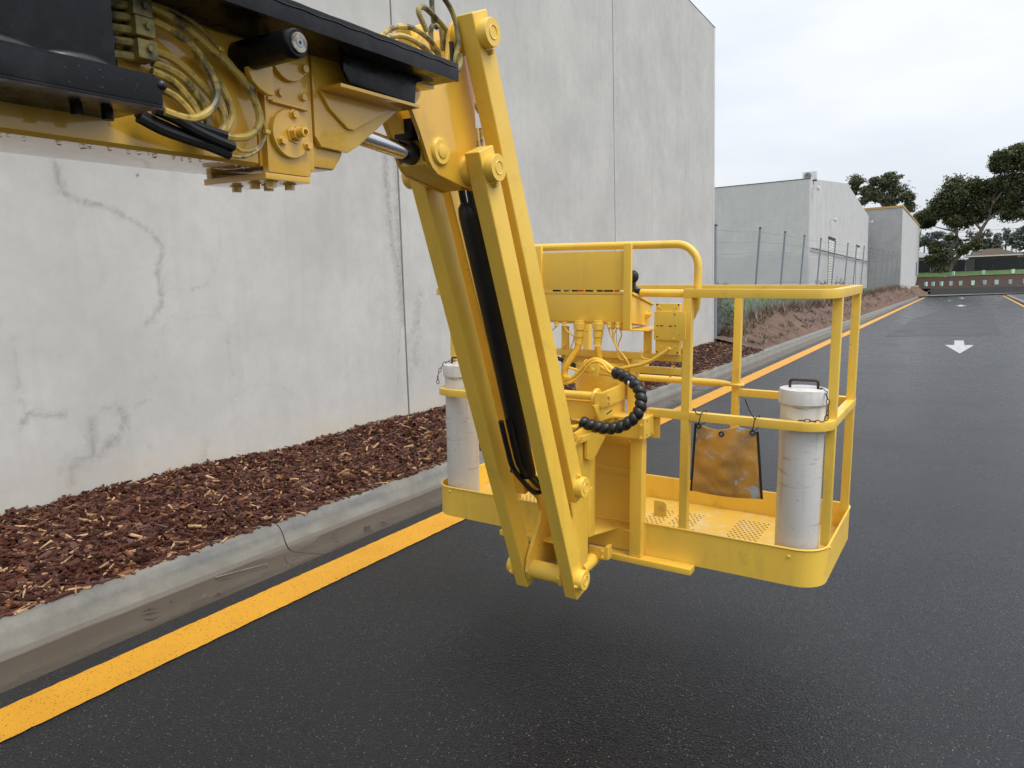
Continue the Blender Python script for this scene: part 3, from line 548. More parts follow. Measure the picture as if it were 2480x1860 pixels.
# traffic island on the right, far along the drive
ip = [(3.6, 36), (4.17, 63.2), (4.6, 84), (5.0, 103), (6.0, 105.4), (9, 106), (40, 106), (40, 36)]
isl = MB().prism(ip, 'z', -0.05, 0.13).build('traffic_island', 'kerb_concrete', bev=0.03); tag(isl, kind='structure')
ipi = [(4.1, 36), (4.55, 63.2), (4.95, 84), (5.35, 102.6), (6.2, 104.8), (9, 105.5), (39.5, 105.5), (39.5, 36)]
tag(MB().add([(x, y_, 0.135) for x, y_ in ipi], [tuple(range(8))]).build('island_paving', 'asphalt', smooth=False), kind='structure')
tag(MB().add([(3.35, 36, .004), (3.5, 36, .004), (4.05, 63.2, .004), (4.5, 84, .004), (4.88, 103, .004), (4.72, 103, .004), (4.34, 84, .004), (3.9, 63.2, .004)], [(0, 1, 2, 7), (7, 2, 3, 6), (6, 3, 4, 5)]).build('island_line', 'line_yellow', smooth=False), kind='structure')

# ---------------------------------------------------------------- mulch bed along the wall
def mulch_z(x, y):
    t = (-4.06 - x) / (-4.06 - WX)
    t = max(0, min(1, t))
    e = 0.128 + (0.345 - 0.128) * (t ** 0.75) + (0.02 + 0.05 * t) * (vnoise(x * 2.6 + 9, y * 1.7) - 0.55) + 0.03 * (vnoise(x * 7, y * 6) - 0.5)
    k = max(0, min(1, (2.6 - y) / 2.0)); e -= 0.05 * k * t
    return max(e, 0.118 + 0.02 * t)
bed = grid_mesh('mulch_bed', frange(-4.06, WX + 0.01, 26), frange(-6.0, 18.9, 360), mulch_z, 'mulch_soil'); tag(bed, kind='structure')
# bark chips: uncountable loose cover, one object
def chips(name, mat, n_list):
    V = []; F = []; C = []
    for (y0, y1, n, smin, smax) in n_list:
        for _ in range(n):
            y_ = y0 + (y1 - y0) * random.random(); t = random.random(); x = -4.045 + (WX + 0.02 + 4.045) * t
            if random.random() < 0.025: x = -4.03 + 0.03 * random.random()
            big = random.random()
            L = smin + (smax - smin) * random.random() ** 2.6; W = L * (0.14 + 0.36 * random.random()); H = L * (0.05 + 0.13 * random.random())
            pale = random.random()
            if pale < 0.08: W *= 0.42; L *= 1.35; q_ = random.random(); c = (0.50 + .18 * q_, 0.30 + .14 * q_, 0.145 + .09 * q_)
            elif pale < 0.15: c = (0.26, 0.115, 0.05)
            elif pale < 0.30: c = (0.120, 0.058, 0.042)
            else:
                k = 0.55 + 1.0 * random.random(); c = (0.080 * k, 0.0270 * k, 0.0160 * k)
            z = mulch_z(min(x, -4.06), y_) + H * 0.3 + 0.022 * random.random()
            if x > -4.06: z = 0.137 + H * 0.5
            a = random.random() * 6.283; ti = (random.random() - 0.5) * 1.0; tj = (random.random() - 0.5) * 0.9
            if x > -4.06: ti = tj = 0
            ca, sa = math.cos(a), math.sin(a)
            o = len(V)
            tw_ = (random.random() - .5) * .5
            for sx, sy, sz in ((-1, -1, -1), (1, -1, -1), (1, 1, -1), (-1, 1, -1), (-1, -1, 1), (1, -1, 1), (1, 1, 1), (-1, 1, 1)):
                tap = (0.45 + 0.55 * hsh(o, sx)) if sx > 0 else (0.55 + 0.45 * hsh(o, 3.3))
                lx = sx * L * 0.5 * (1 - 0.18 * hsh(o, sy + 5)); lyy = sy * W * 0.5 * tap; lz = sz * H * 0.5 + ti * lx + tj * lyy + tw_ * lx * sy * 0.3
                V.append((max(WX + 0.004, x + ca * lx - sa * lyy), y_ + sa * lx + ca * lyy, z + lz)); C.append((*c, 1))
            F += [(o + 3, o + 2, o + 1, o), (o + 4, o + 5, o + 6, o + 7), (o, o + 1, o + 5, o + 4), (o + 1, o + 2, o + 6, o + 5), (o + 2, o + 3, o + 7, o + 6), (o + 3, o, o + 4, o + 7)]
    me = bpy.data.meshes.new(name); me.from_pydata(V, [], F)
    ca_ = me.color_attributes.new('Col', 'FLOAT_COLOR', 'POINT'); ca_.data.foreach_set('color', np.array(C, dtype=np.float32).ravel())
    me.materials.append(MATS[mat]); o = bpy.data.objects.new(name, me); COL.objects.link(o); return o
ch = chips('bark_mulch', 'bark', [(-1.5, 1.6, 3000, .025, .09), (1.6, 5.2, 23000, .012, .10), (5.2, 9.5, 16000, .016, .10), (9.5, 18.9, 9000, .03, .10)])
tag(ch, 'red brown bark chip mulch with pale splinters along the concrete wall', 'mulch', kind='stuff')

# ---------------------------------------------------------------- big precast wall
wh = empty('warehouse', (WX, 18.62, 0)); tag(wh, 'tall weathered precast concrete warehouse wall behind the mulch bed', 'building')
wh_inv = Matrix.Translation((-WX, -18.62, 0))
def wall_panel(y0, y1, ztop, fine=None):
    mb = MB(); T = 0.18; x0 = WX - T
    ys = [y0, y1]; zs = [-0.3, ztop]
    if fine:
        ys = [y0] + [a for a in frange(fine[0], fine[1], int((fine[1] - fine[0]) / fine[4]))] + [y1]
        zs = [-0.3] + [a for a in frange(fine[2], fine[3], int((fine[3] - fine[2]) / fine[4]))] + [ztop]
    n = len(ys)
    v = [(WX, a, b) for b in zs for a in ys]
    f = [(j * n + i, j * n + i + 1, (j + 1) * n + i + 1, (j + 1) * n + i) for j in range(len(zs) - 1) for i in range(n - 1)]
    o = len(v)
    v += [(x0, y0, -0.3), (x0, y1, -0.3), (x0, y1, ztop), (x0, y0, ztop), (WX, y0, -0.3), (WX, y1, -0.3), (WX, y1, ztop), (WX, y0, ztop)]
    f += [(o + 1, o, o + 3, o + 2), (o + 4, o, o + 1, o + 5), (o + 5, o + 1, o + 2, o + 6), (o + 6, o + 2, o + 3, o + 7), (o + 7, o + 3, o, o + 4)]
    me = bpy.data.meshes.new('wall_panel'); me.from_pydata([(a - WX, b - 18.62, c) for a, b, c in v], [], f)
    st = np.zeros(len(v), np.float32); fi = np.zeros(len(v), np.float32); bu = np.zeros(len(v), np.float32)
    if fine:
        P = np.array([(b, c) for a, b, c in v])
        for k, (line, wid, amp) in enumerate(STAINS):
            L = np.array(line); d = np.full(len(P), 9.0)
            for a, b in zip(L[:-1], L[1:]):
                ab = b - a; tt = np.clip(((P - a) @ ab) / max(1e-9, ab @ ab), 0, 1); d = np.minimum(d, np.hypot(*(P - a - tt[:, None] * ab).T))
            st = np.maximum(st, amp * np.exp(-(d / wid) ** 1.2))
        bu = np.clip(1.0 - (P[:, 1] - 0.34) / 0.30, 0, 1).astype(np.float32)
        yy = chalk[0][0], chalk[1][0]
        dl = np.abs(P[:, 1] - 0.382); fi = np.where((dl < 0.006) & (P[:, 0] < 6.2), 0.55, 0.0).astype(np.float32)
        nd = np.hypot(P[:, 0] - nail[0], P[:, 1] - nail[1]); fi = np.maximum(fi, np.where(nd < 0.013, 1.0, 0.0)); 
        stk = np.where((np.abs(P[:, 0] - nail[0] - 0.004) < 0.008) & (P[:, 1] < nail[1]) & (P[:, 1] > nail[1] - 0.10), 0.35, 0); fi = np.maximum(fi, stk).astype(np.float32)
    for nm, arr in (('stain', st), ('fine', fi), ('buff', bu)):
        a = me.attributes.new(nm, 'FLOAT', 'POINT'); a.data.foreach_set('value', arr.astype(np.float32))
    me.materials.append(MATS['wall_concrete']); ob = bpy.data.objects.new('wall_panel', me); COL.objects.link(ob); ob.parent = wh
STW = [(0.042, .95), (0.03, .55), (0.03, .52), (0.045, .95), (0.07, .95), (0.09, .8), (0.035, .7), (0.07, .75), (0.06, .55), (0.10, 1.0), (0.13, .95), (0.16, .7), (0.02, .8), (0.045, .6), (0.07, .7), (0.03, .5)]
STAINS = [(s_, w[0], w[1]) for s_, w in zip(stain, STW)]
ZT = 7.95
wall_panel(-12.0, 0.39, ZT)
wall_panel(0.41, 6.436, ZT, (1.4, 6.40, 0.15, 4.4, 0.02))
STAINS = [([(6.6, 0.9), (6.62, 1.3), (6.75, 1.7)], 0.16, .75), ([(6.46, 0), (6.46, 3)], .05, .5), ([(7.6, 1.0), (7.7, 3.0)], .1, .35), ([(9.2, 1.4), (9.3, 4)], .14, .3), ([(12.3, 2), (12.3, 6)], .12, .5), ([(11.0, 2.4), (11.0, 5)], .1, .3)]
wall_panel(6.464, 12.42, ZT, (6.48, 12.40, 0.2, 7.6, 0.06))
STAINS = [([(12.6, 2), (12.6, 7.5)], .16, .5), ([(16.0, 7.5), (16.1, 5.8), (16.4, 5.0), (16.5, 4.0)], .10, .6), ([(17.6, 7.6), (17.7, 5.6), (17.3, 4.6)], .10, .5), ([(13.4, 4.6), (14.4, 4.5), (15.2, 4.7)], .12, .4), ([(14.0, 1), (14.2, 4)], .15, .35), ([(15.2, 6.9), (15.4, 4.9)], .1, .35)]
wall_panel(12.446, 18.60, ZT, (12.48, 18.58, 0.2, 7.9, 0.06))
for yy in (0.40, 6.45, 12.433):
    MB().box(-0.12, -0.022, yy - 18.62 - 0.016, yy - 18.62 + 0.016, -0.3, ZT).build('joint_sealant', 'block_grey', wh, smooth=False)
MB().box(-0.11, -0.024, -0.020, 0.002, -0.3, ZT).build('joint_sealant', 'block_grey', wh, smooth=False)
MB().box(-14, 0.0, 0.002, 0.16, -0.3, ZT).build('end_wall', 'pale_concrete', wh, bev=0.01)
MB().box(-14, -0.19, -30.5, -30.3, -0.3, ZT).build('end_wall', 'pale_concrete', wh, bev=0.01)
MB().box(-0.20, 0.006, -30.6, 0.17, ZT + 0.002, ZT + 0.014).build('roof_flashing', 'dark_metal', wh, smooth=False)
MB().box(-14, -0.25, -30.3, 0.0, ZT - 0.5, ZT - 0.3).build('roof', 'roof_grey', wh, smooth=False)

# ---------------------------------------------------------------- bank, field and fence beyond the wall
FB = [(18.0, .36), (19.0, .45), (22.8, .78), (26.5, .95), (31, .90), (38, .90), (50, 1.03), (60, 1.15), (75, 1.32), (92, 1.5), (118, 1.3)]
def bank_z(x, y):
    t = max(0, min(1, (-4.07 - x) / 1.15)); fb = lerp_tab(FB, y)
    k = max(0, min(1, (y - 18.2) / 1.2))
    e = 0.11 + (fb - 0.11) * (t ** 0.85) + 0.10 * t * (1 - t) * 1.3 * (vnoise(x * 2.1, y * 0.9) - 0.35) + 0.05 * t * (vnoise(x * 6, y * 3) - 0.5) + 0.03 * t * (vnoise(x * 15, y * 11) - 0.5)
    return e if t > 0 else 0.11
bk = grid_mesh('dirt_bank', frange(-4.08, -5.6, 22), frange(18.75, 104, 420), bank_z, 'dirt'); tag(bk, kind='structure')
def field_z(x, y):
    fb = lerp_tab(FB, y)
    md = 0.75 * math.exp(-((x + 9.0) / 2.4) ** 2 - ((y - 36) / 7.0) ** 2)
    return fb + 0.02 * (-5.5 - x) * 0.3 + md + 0.10 * (vnoise(x * .9, y * .6) - .5)
fl = grid_mesh('field', [-5.5 - i * 0.7 for i in range(14)] + [-20, -40, -90], frange(18.78, 120, 180), field_z, 'grass_ground'); tag(fl, kind='structure')

def blades(name, mat, items, kind_label, cat, kind='stuff'):
    """items: (x, y, z, height, lean spread, n)"""
    V = []; F = []; C = []
    for (x, y_, z, h, sp_, n) in items:
        for _ in range(n):
            a = random.random() * 6.283; l = sp_ * random.random(); hh = h * (0.45 + 0.55 * random.random()); w = 0.010 + 0.008 * random.random()
            bx = x + (random.random() - .5) * sp_ * 0.8; by = y_ + (random.random() - .5) * sp_ * 0.8
            tx, ty = bx + math.cos(a) * l, by + math.sin(a) * l; nx, ny = -math.sin(a) * w, math.cos(a) * w; o = len(V)
            V += [(bx - nx, by - ny, z - 0.03), (bx + nx, by + ny, z - 0.03), (tx, ty, z + hh)]; F.append((o, o + 1, o + 2)); c = random.random(); C += [(c, c, c, 1)] * 3
    me = bpy.data.meshes.new(name); me.from_pydata(V, [], F)
    ca_ = me.color_attributes.new('Col', 'FLOAT_COLOR', 'POINT'); ca_.data.foreach_set('color', np.array(C, dtype=np.float32).ravel())
    me.materials.append(MATS[mat]); o = bpy.data.objects.new(name, me); COL.objects.link(o)
    tag(o, kind_label, cat, kind=kind); return o
it = []
for i in range(620):
    y_ = 19.4 + (84 * random.random() ** 1.5); x = -5.25 + 0.35 * (random.random() - .5) if random.random() < .6 else -4.3 - 0.9 * random.random()
    it.append((x, y_, bank_z(x, y_), (0.14 + 0.30 * random.random()) * (1.0 if x < -4.9 else 0.35), 0.38, 24))
blades('dry_grass', 'dry_grass', it, 'dry brown grass and weeds on the dirt bank below the fence', 'grass')
it = []
for i in range(900):
    y_ = 19.5 + 40 * random.random() ** 1.4; x = -5.55 - 3.5 * random.random()
    it.append((x, y_, field_z(x, y_), 0.20 + .15 * random.random(), 0.22, 10))
blades('field_grass', 'grass_leaf', it, 'green grass in the field behind the wire fence', 'grass')

def leafcloud(name, mat, ells, size, per, parent, seed=1, clump=0.30, flat=1.0, dark=True):
    """small leaf faces in clumps through the ellipsoids: (centre, radius x, radius z)"""
    r = np.random.default_rng(seed); P = []; S = []
    for (c, rx, rz) in ells:
        nc = max(5, int(per / 22)); d = r.normal(size=(nc, 3)); d /= np.linalg.norm(d, axis=1)[:, None]
        rad = (0.30 + 0.70 * r.random(nc) ** 0.55)[:, None]
        cc = np.array(c) + d * rad * np.array([rx, rx * flat, rz]) * 0.88
        cr_ = clump * min(rx, rz) * (0.7 + 0.7 * r.random(nc))
        k = per // nc
        q = r.normal(size=(nc, k, 3)) * cr_[:, None, None] * np.array([1.0, 1.0, 0.62]) * 0.62
        P.append((cc[:, None, :] + q).reshape(-1, 3))
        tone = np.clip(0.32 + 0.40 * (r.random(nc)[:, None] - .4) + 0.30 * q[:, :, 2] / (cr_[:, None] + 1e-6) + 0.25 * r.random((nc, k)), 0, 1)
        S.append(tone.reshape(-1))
    P = np.concatenate(P); S = np.concatenate(S); n = len(P)
    a = r.normal(size=(n, 3)); a /= np.linalg.norm(a, axis=1)[:, None]; b = np.cross(a, r.normal(size=(n, 3))); b /= np.linalg.norm(b, axis=1)[:, None]
    s1 = (size * (0.6 + 0.8 * r.random(n)))[:, None]
    V = np.stack([P - a * s1, P + b * s1 * 0.45, P + a * s1, P - b * s1 * 0.45], axis=1).reshape(-1, 3)
    me = bpy.data.meshes.new(name); me.vertices.add(4 * n); me.vertices.foreach_set('co', V.ravel().astype(np.float32))
    me.loops.add(4 * n); me.loops.foreach_set('vertex_index', np.arange(4 * n, dtype=np.int32))
    me.polygons.add(n); me.polygons.foreach_set('loop_start', np.arange(0, 4 * n, 4, dtype=np.int32)); me.update(calc_edges=True)
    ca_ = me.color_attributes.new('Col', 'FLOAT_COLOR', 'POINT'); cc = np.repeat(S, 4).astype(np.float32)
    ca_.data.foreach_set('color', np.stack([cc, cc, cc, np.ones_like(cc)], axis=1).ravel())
    me.materials.append(MATS[mat]); o = bpy.data.objects.new(name, me); COL.objects.link(o)
    if parent is not None: o.parent = parent
    return o
def root_at(name, base, label, cat, group=None):
    o = empty(name, base); tag(o, label, cat, group); return o
def rel(base, pts): return [(p[0] - base[0], p[1] - base[1], p[2] - base[2]) for p in pts]

# shrub with yellow flowers at the first fence post
sb = (-5.42, 19.7, 0.42)
sh = root_at('flowering_shrub', sb, 'green weedy shrub with small yellow flowers at the first fence post', 'shrub')
es = [((-5.38, 19.75, .75), .28, .35), ((-5.45, 20.2, 1.0), .36, .42), ((-5.5, 19.5, 1.25), .20, .45), ((-5.4, 20.7, .95), .34, .38), ((-5.45, 19.9, 1.5), .22, .22)]
leafcloud('foliage', 'shrub_leaf', [(tuple(np.array(c) - np.array(sb)), a, b) for c, a, b in es], 0.05, 420, sh, 5, clump=.45)
leafcloud('flowers', 'flower_yellow', [(tuple(np.array(c) - np.array(sb)), a * 1.1, b * 1.1) for c, a, b in es[1:]], 0.026, 26, sh, 6, clump=.8)['kind'] = 'stuff'
for dx, dy in ((0, 0), (.08, .3), (-.05, .6)): MB().tube([(dx, dy, -.1), (dx, dy + .03, .4), (dx - .03, dy, .8)], 0.008, 5).build('stem', 'tree_bark', sh)
for (c, a, b, n, lab) in (((-9.5, 33, 1.5), 1.6, .55, 1400, 'low grey green bush on the mound in front of the grey warehouse'), ((-8.2, 53.5, 1.35), 1.6, .75, 900, 'dark low bush at the foot of the white warehouse corner'), ((-7.9, 62, 1.4), 1.8, .75, 900, 'low bush growing under the roller door of the white warehouse')):
    o = root_at('low_bush', c, lab, 'bush'); leafcloud('foliage', 'shrub_leaf' if c[1] < 40 else 'hazy_leaf', [((0, 0, 0), a, b)], .07, n, o, int(c[1]), clump=.4)
    MB().tube([(0, 0, -.8), (0, 0, 0)], .03, 6).build('stem', 'tree_bark', o)

fe = empty('chain_link_fence', (-5.2, 18.8, .45)); tag(fe, 'galvanised chain link fence with leaning posts and barbed wire on the dirt bank', 'fence')
PY = [18.85, 23.2, 27.0, 30.8, 34.9, 39.4, 44.3, 48.4, 52.6, 57.2, 62, 67, 72.5, 78, 84, 90]
FT_ = [(18.8, 3.24), (23.7, 3.46), (27.5, 3.55), (31.4, 3.62), (35.1, 3.71), (44.6, 3.93), (52.7, 4.11), (67.2, 4.37), (90.5, 4.85)]
tops = []; bots = []
for i, y_ in enumerate(PY):
    zb = lerp_tab(FB, y_) - 0.25; zt = lerp_tab(FT_, y_); ln_ = 0.0 if i == 0 else 0.20
    b = Vector((-5.29 + (0.06 if i == 0 else 0), y_, zb)); tp = Vector((-5.29 + ln_ + (0.06 if i == 0 else 0), y_, zt)); o0 = Vector(fe.location)
    r = 0.045 if i == 0 else 0.033
    mb = MB().tube([b - o0, tp - o0], r, 10)
    mb.build('post', 'galvanised', fe); tops.append(tp - o0); bots.append(b - o0)
    MB().lathe(tp - o0, 'z', [(0, r * 1.25), (0.03, r * 1.2), (0.05, r * .5)], 10).build('post_cap', 'dark_metal', fe)
for i in range(len(PY) - 1):
    a0, a1, b0, b1 = bots[i], tops[i], bots[i + 1], tops[i + 1]; k = 0.76
    q = [a0 + (a1 - a0) * 0.1, b0 + (b1 - b0) * 0.1, b0 + (b1 - b0) * k, a0 + (a1 - a0) * k]
    rows = 6; v = []; f = []
    for jj in range(rows + 1):
        for ii in range(7):
            s_ = ii / 6; t_ = jj / rows; p = (q[0] * (1 - s_) + q[1] * s_) * (1 - t_) + (q[3] * (1 - s_) + q[2] * s_) * t_
            sag = 0.10 * math.sin(math.pi * s_) * t_ * (0.5 + hsh(i, 3.1)); v.append((p.x + 0.03 * math.sin(s_ * 9 + i), p.y, p.z - sag))
    for jj in range(rows):
        for ii in range(6): f.append((jj * 7 + ii, jj * 7 + ii + 1, jj * 7 + 8 + ii, jj * 7 + 7 + ii))
    MB().add(v, f).build('mesh_panel', 'chain_mesh', fe)
    for kk in (0.77, 0.87, 0.97, 0.42):
        p0 = a0 + (a1 - a0) * kk; p1 = b0 + (b1 - b0) * kk
        MB().tube([p0, (p0 + p1) / 2 - Vector((0, 0, .03)), p1], 0.006, 4).build('wire', 'galvanised', fe, smooth=False)
MB().cyl(Vector((-0.06, .05, 2.05)), Vector((.02, .05, 2.05)), .02, 8).build('wall_clamp', 'galvanised', fe)
MB().cyl(Vector((-0.06, .05, .40)), Vector((.02, .05, .40)), .02, 8).build('wall_clamp', 'galvanised', fe)

# ---------------------------------------------------------------- neighbouring warehouses
B2 = empty('grey_warehouse', (-8, 50, 0.9)); tag(B2, 'pale concrete warehouse with gabled parapet, roller doors and an end wall in grey', 'building')
def b2(y, z): return (y - 50, z - 0.9)
sil = [(0, -1), (36.1, -1), (36.1, 7.9), (18.3, 9.19), (0, 7.43)]
def side_panels():
    edges_ = [0.012, 7.0, 13.9, 21.3, 28.6, 36.1]
    for a, b in zip(edges_, edges_[1:]):
        topz = lambda y: lerp_tab([(0, 7.43), (18.3, 9.19), (36.1, 7.9)], y)
        pl = [(a + .015, -1), (b - .015, -1), (b - .015, topz(b))] + ([(18.3, topz(18.3))] if a < 18.3 < b else []) + [(a + .015, topz(a))]
        MB().prism(pl, 'x', -0.2, 0.0).build('wall_panel', 'pale_concrete', B2, smooth=False)
side_panels()
MB().box(-0.19, -0.05, 0.1, 36.1, -1, 7.3).build('backing_wall', 'grey_concrete', B2, smooth=False)
for i in range(4): MB().box(-8.0 * (i + 1) + .02, -8.0 * i, -0.2, -0.0, -1, 7.43 - .02).build('wall_panel', 'blue_concrete', B2, smooth=False)
MB().box(-32, 0.02, -0.22, 0.10, 7.412, 7.45).build('roof_flashing', 'dark_metal', B2, smooth=False)
MB().box(-0.006, 0.006, -0.03, -0.003, -1, 7.4).build('corner_seal', 'block_grey', B2, smooth=False)
def roller(y0, y1, zt):
    d = MB().box(-0.06, 0.012, y0, y1, -1, zt).build('roller_door', 'glass_dark', B2, smooth=False)
    z = -0.8
    while z < zt - 0.25:
        MB().box(0.013, 0.035, y0 + .12, y1 - .12, z, z + 0.16).build('slat', 'white_metal', d, smooth=False); z += 0.19
    MB().box(0.0, 0.07, y0 - .08, y1 + .08, zt, zt + .1).build('door_head', 'dark_metal', B2, smooth=False)
roller(8.2, 11.5, 4.25); roller(25.6, 28.2, 4.4)
for y_, z_ in ((8.9, 5.58), (1.0, 6.97), (36.0, 7.3)):
    l_ = MB().box(0.0, 0.3, y_ - .03, y_ + .03, z_ - .03, z_ + .03).build('floodlight', 'white_metal', B2, smooth=False)
    MB().lathe((0.32, y_, z_ - .05), 'x', [(-.08, .06), (0, .13), (.10, .15), (.11, .11)], 14).build('lamp_head', 'white_metal', l_)
MB().box(0.10, 0.16, 0.2, 36, 3.15, 3.22).build('service_pipe', 'dark_metal', B2, smooth=False)
MB().box(-32, -.2, .1, 36.1, 6.6, 6.75).build('roof', 'roof_grey', B2, smooth=False)
AC = empty('air_conditioner', (-8.2, 51.2, 8.33)); tag(AC, 'white air conditioning unit standing on the roof of the warehouse', 'air conditioner')
MB().box(-.42, .42, -.2, .2, .06, .58).build('casing', 'white_metal', AC, bev=.02)
fg = MB().lathe((-.1, -.2, .32), 'y', [(-.012, .21), (.0, .22)], 20).build('fan_grille', 'glass_dark', AC)
for r_ in (.07, .13, .19): MB().tube([(-.1 + r_ * math.cos(a), -.214, .32 + r_ * math.sin(a)) for a in frange(0, 6.2832, 18)], .008, 4).build('ring', 'white_metal', fg)
MB().box(-.40, .40, -.18, .18, 0, .06).build('base_frame', 'dark_metal', AC, smooth=False)

B3 = empty('rusty_edged_warehouse', (-5, 88, 1.2)); tag(B3, 'farther concrete warehouse with a rust orange roof edge', 'building')
def b3top(y): return lerp_tab([(0, 8.4), (42.5, 9.1)], y)
e3 = [0.21, 10.6, 21.2, 31.8, 42.4]
for a, b in zip(e3, e3[1:]): MB().prism([(a + .01, -1.4), (b - .01, -1.4), (b - .01, b3top(b)), (a + .01, b3top(a))], 'x', -.2, 0).build('wall_panel', 'pale_concrete', B3, smooth=False)
MB().box(-9, 0, 0, .2, -1.4, 8.38).build('end_wall', 'grey_concrete', B3, smooth=False)
MB().prism([(-.05, 8.40), (42.5, 9.11), (42.5, 9.31), (-.05, 8.62)], 'x', -.22, .06).build('roof_edge', 'rust_cap', B3, smooth=False)
MB().box(-9, -.23, -.05, .24, 8.385, 8.60).build('roof_edge', 'rust_cap', B3, smooth=False)
MB().box(-.02, .03, 34, 36.8, 1.6, 3.6).build('wall_sign', 'blue_sign', B3, smooth=False)
MB().box(-9, -.2, .2, 42.5, 7.6, 7.8).build('roof', 'roof_grey', B3, smooth=False)

# ---------------------------------------------------------------- far end of the drive
def far_z(x, y):
    return lerp_tab([(118.9, .10), (119.2, 1.0), (120, 1.12), (124, 1.9), (126, 2.6), (130, 3.22), (138, 3.38), (160, 3.6), (400, 5)], y)
tag(grid_mesh('garden_bed', frange(-30, 60, 60), [119.35, 120, 121, 122, 124, 126.2], lambda x, y: far_z(x, y) + .12 * (vnoise(x, y) - .5), 'red_mulch'), kind='structure')
tag(grid_mesh('lawn', frange(-60, 90, 60), [126.0, 127.5, 130, 134, 138, 150], lambda x, y: far_z(x, y) + .05, 'grass_ground'), kind='structure')
tag(grid_mesh('far_ground', frange(-400, 400, 20), [149, 180, 260, 400], lambda x, y: far_z(x, y) - .1 + (y - 150) * .01, 'grass_ground'), kind='structure')
tag(grid_mesh('far_verge', frange(-30, -5.6, 10), [103, 110, 119.4], lambda x, y: lerp_tab(FB, y) + (0 if y < 119 else -.2), 'dirt'), kind='structure')
def xk(y):
    return -4.12 if y <= 105.3 else 9.5 - math.sqrt(max(0.0, 13.62 ** 2 - (y - 105.3) ** 2))
v = []; f = []; ys_ = frange(103.9, 118.6, 30)
for y_ in ys_:
    for t_ in frange(0, 1, 10):
        x = min(xk(y_), -3.1) - t_ * (min(xk(y_), -3.1) + 5.7); d = min(xk(y_), -3.1) - x
        v.append((x, y_, .10 + min(lerp_tab(FB, y_) - .1, d * .85) + .08 * (vnoise(x * 2, y_) - .5) * min(1, d * 2)))
for a in range(30):
    for b in range(10): f.append((a * 11 + b, a * 11 + b + 1, a * 11 + 12 + b, a * 11 + 11 + b))
tag(MB().add(v, f).build('bank_corner', 'dirt'), kind='structure')
tag(MB().add([(-4, 105, .115), (10, 118.8, .115), (60, 118.8, .115), (60, 119.4, .115), (-5, 119.4, .115)], [(0, 1, 2, 3, 4)]).build('far_footpath', 'kerb_concrete', smooth=False), kind='structure')
tag(MB().add([(-1.9, 26.5, .003), (1.25, 27.2, .003), (2.0, 54, .003), (-.3, 58, .003), (-1.7, 40, .003)], [(0, 1, 2, 3, 4)]).build('asphalt_patch', 'asphalt_dark', smooth=False), kind='structure')
rw = empty('retaining_wall', (-2.9, 119.0, 0)); tag(rw, 'low dark grey block retaining wall below the garden bed', 'wall')
for i in range(30):
    for c in range(4):
        x0 = -0.4 + i * 0.6 + (0.3 if c % 2 else 0)
        if i == 0 and c == 0:
            sb_ = MB().box(0.004, 0.596, 0, .3, 0.004, 0.256).build('block', 'block_grey', rw, smooth=False); sb_.location = (x0, 0, c * .26); continue
        share(sb_, rw, location=(x0, 0.02 * c, c * .26))
MB().box(-1.9, -.4, .0, .25, 0, .55).build('end_block', 'grey_concrete', rw, smooth=False)

gmesh = None
LABG = ['pale green plastic tree guard on the mulch bank behind the retaining wall', 'pale green plastic tree guard standing on the upper lawn edge', 'pale green tree guard lying at the foot of the white warehouse wall']
for i, (x, y_, z_) in enumerate(guardpx):
    base = (x, y_, far_z(x, y_) - 0.02)
    if z_ < 1.3: base = (x, 121.0, z_ - 0.28)
    G = empty('tree_guard', base); k = 2 if z_ < 1.3 else (1 if z_ > 2 else 0)
    tag(G, LABG[k], 'tree guard', ['row of tree guards on the mulch bank', 'tree guards on the upper lawn', 'tree guards by the warehouse'][k])
    if gmesh is None:
        q = MB(); w = .17
        for sx, sy, ex, ey in ((-1, -1, 1, -1), (1, -1, 0, 1), (0, 1, -1, -1)):
            q.add([(sx * w * 1.3, sy * w, 0), (ex * w * 1.3, ey * w, 0), (ex * w * 1.4, ey * w * 1.1, .62), (sx * w * 1.4, sy * w * 1.1, .62)], [(0, 1, 2, 3)])
        gmesh = q.build('sleeve', 'tree_guard', G, smooth=False); gst = MB().cyl((.2, 0, -.2), (.2, 0, .8), .012, 6).build('stake', 'tree_bark', G)
    else: share(gmesh, G); share(gst, G)
    G.rotation_euler = (0, 0, random.random() * 2)

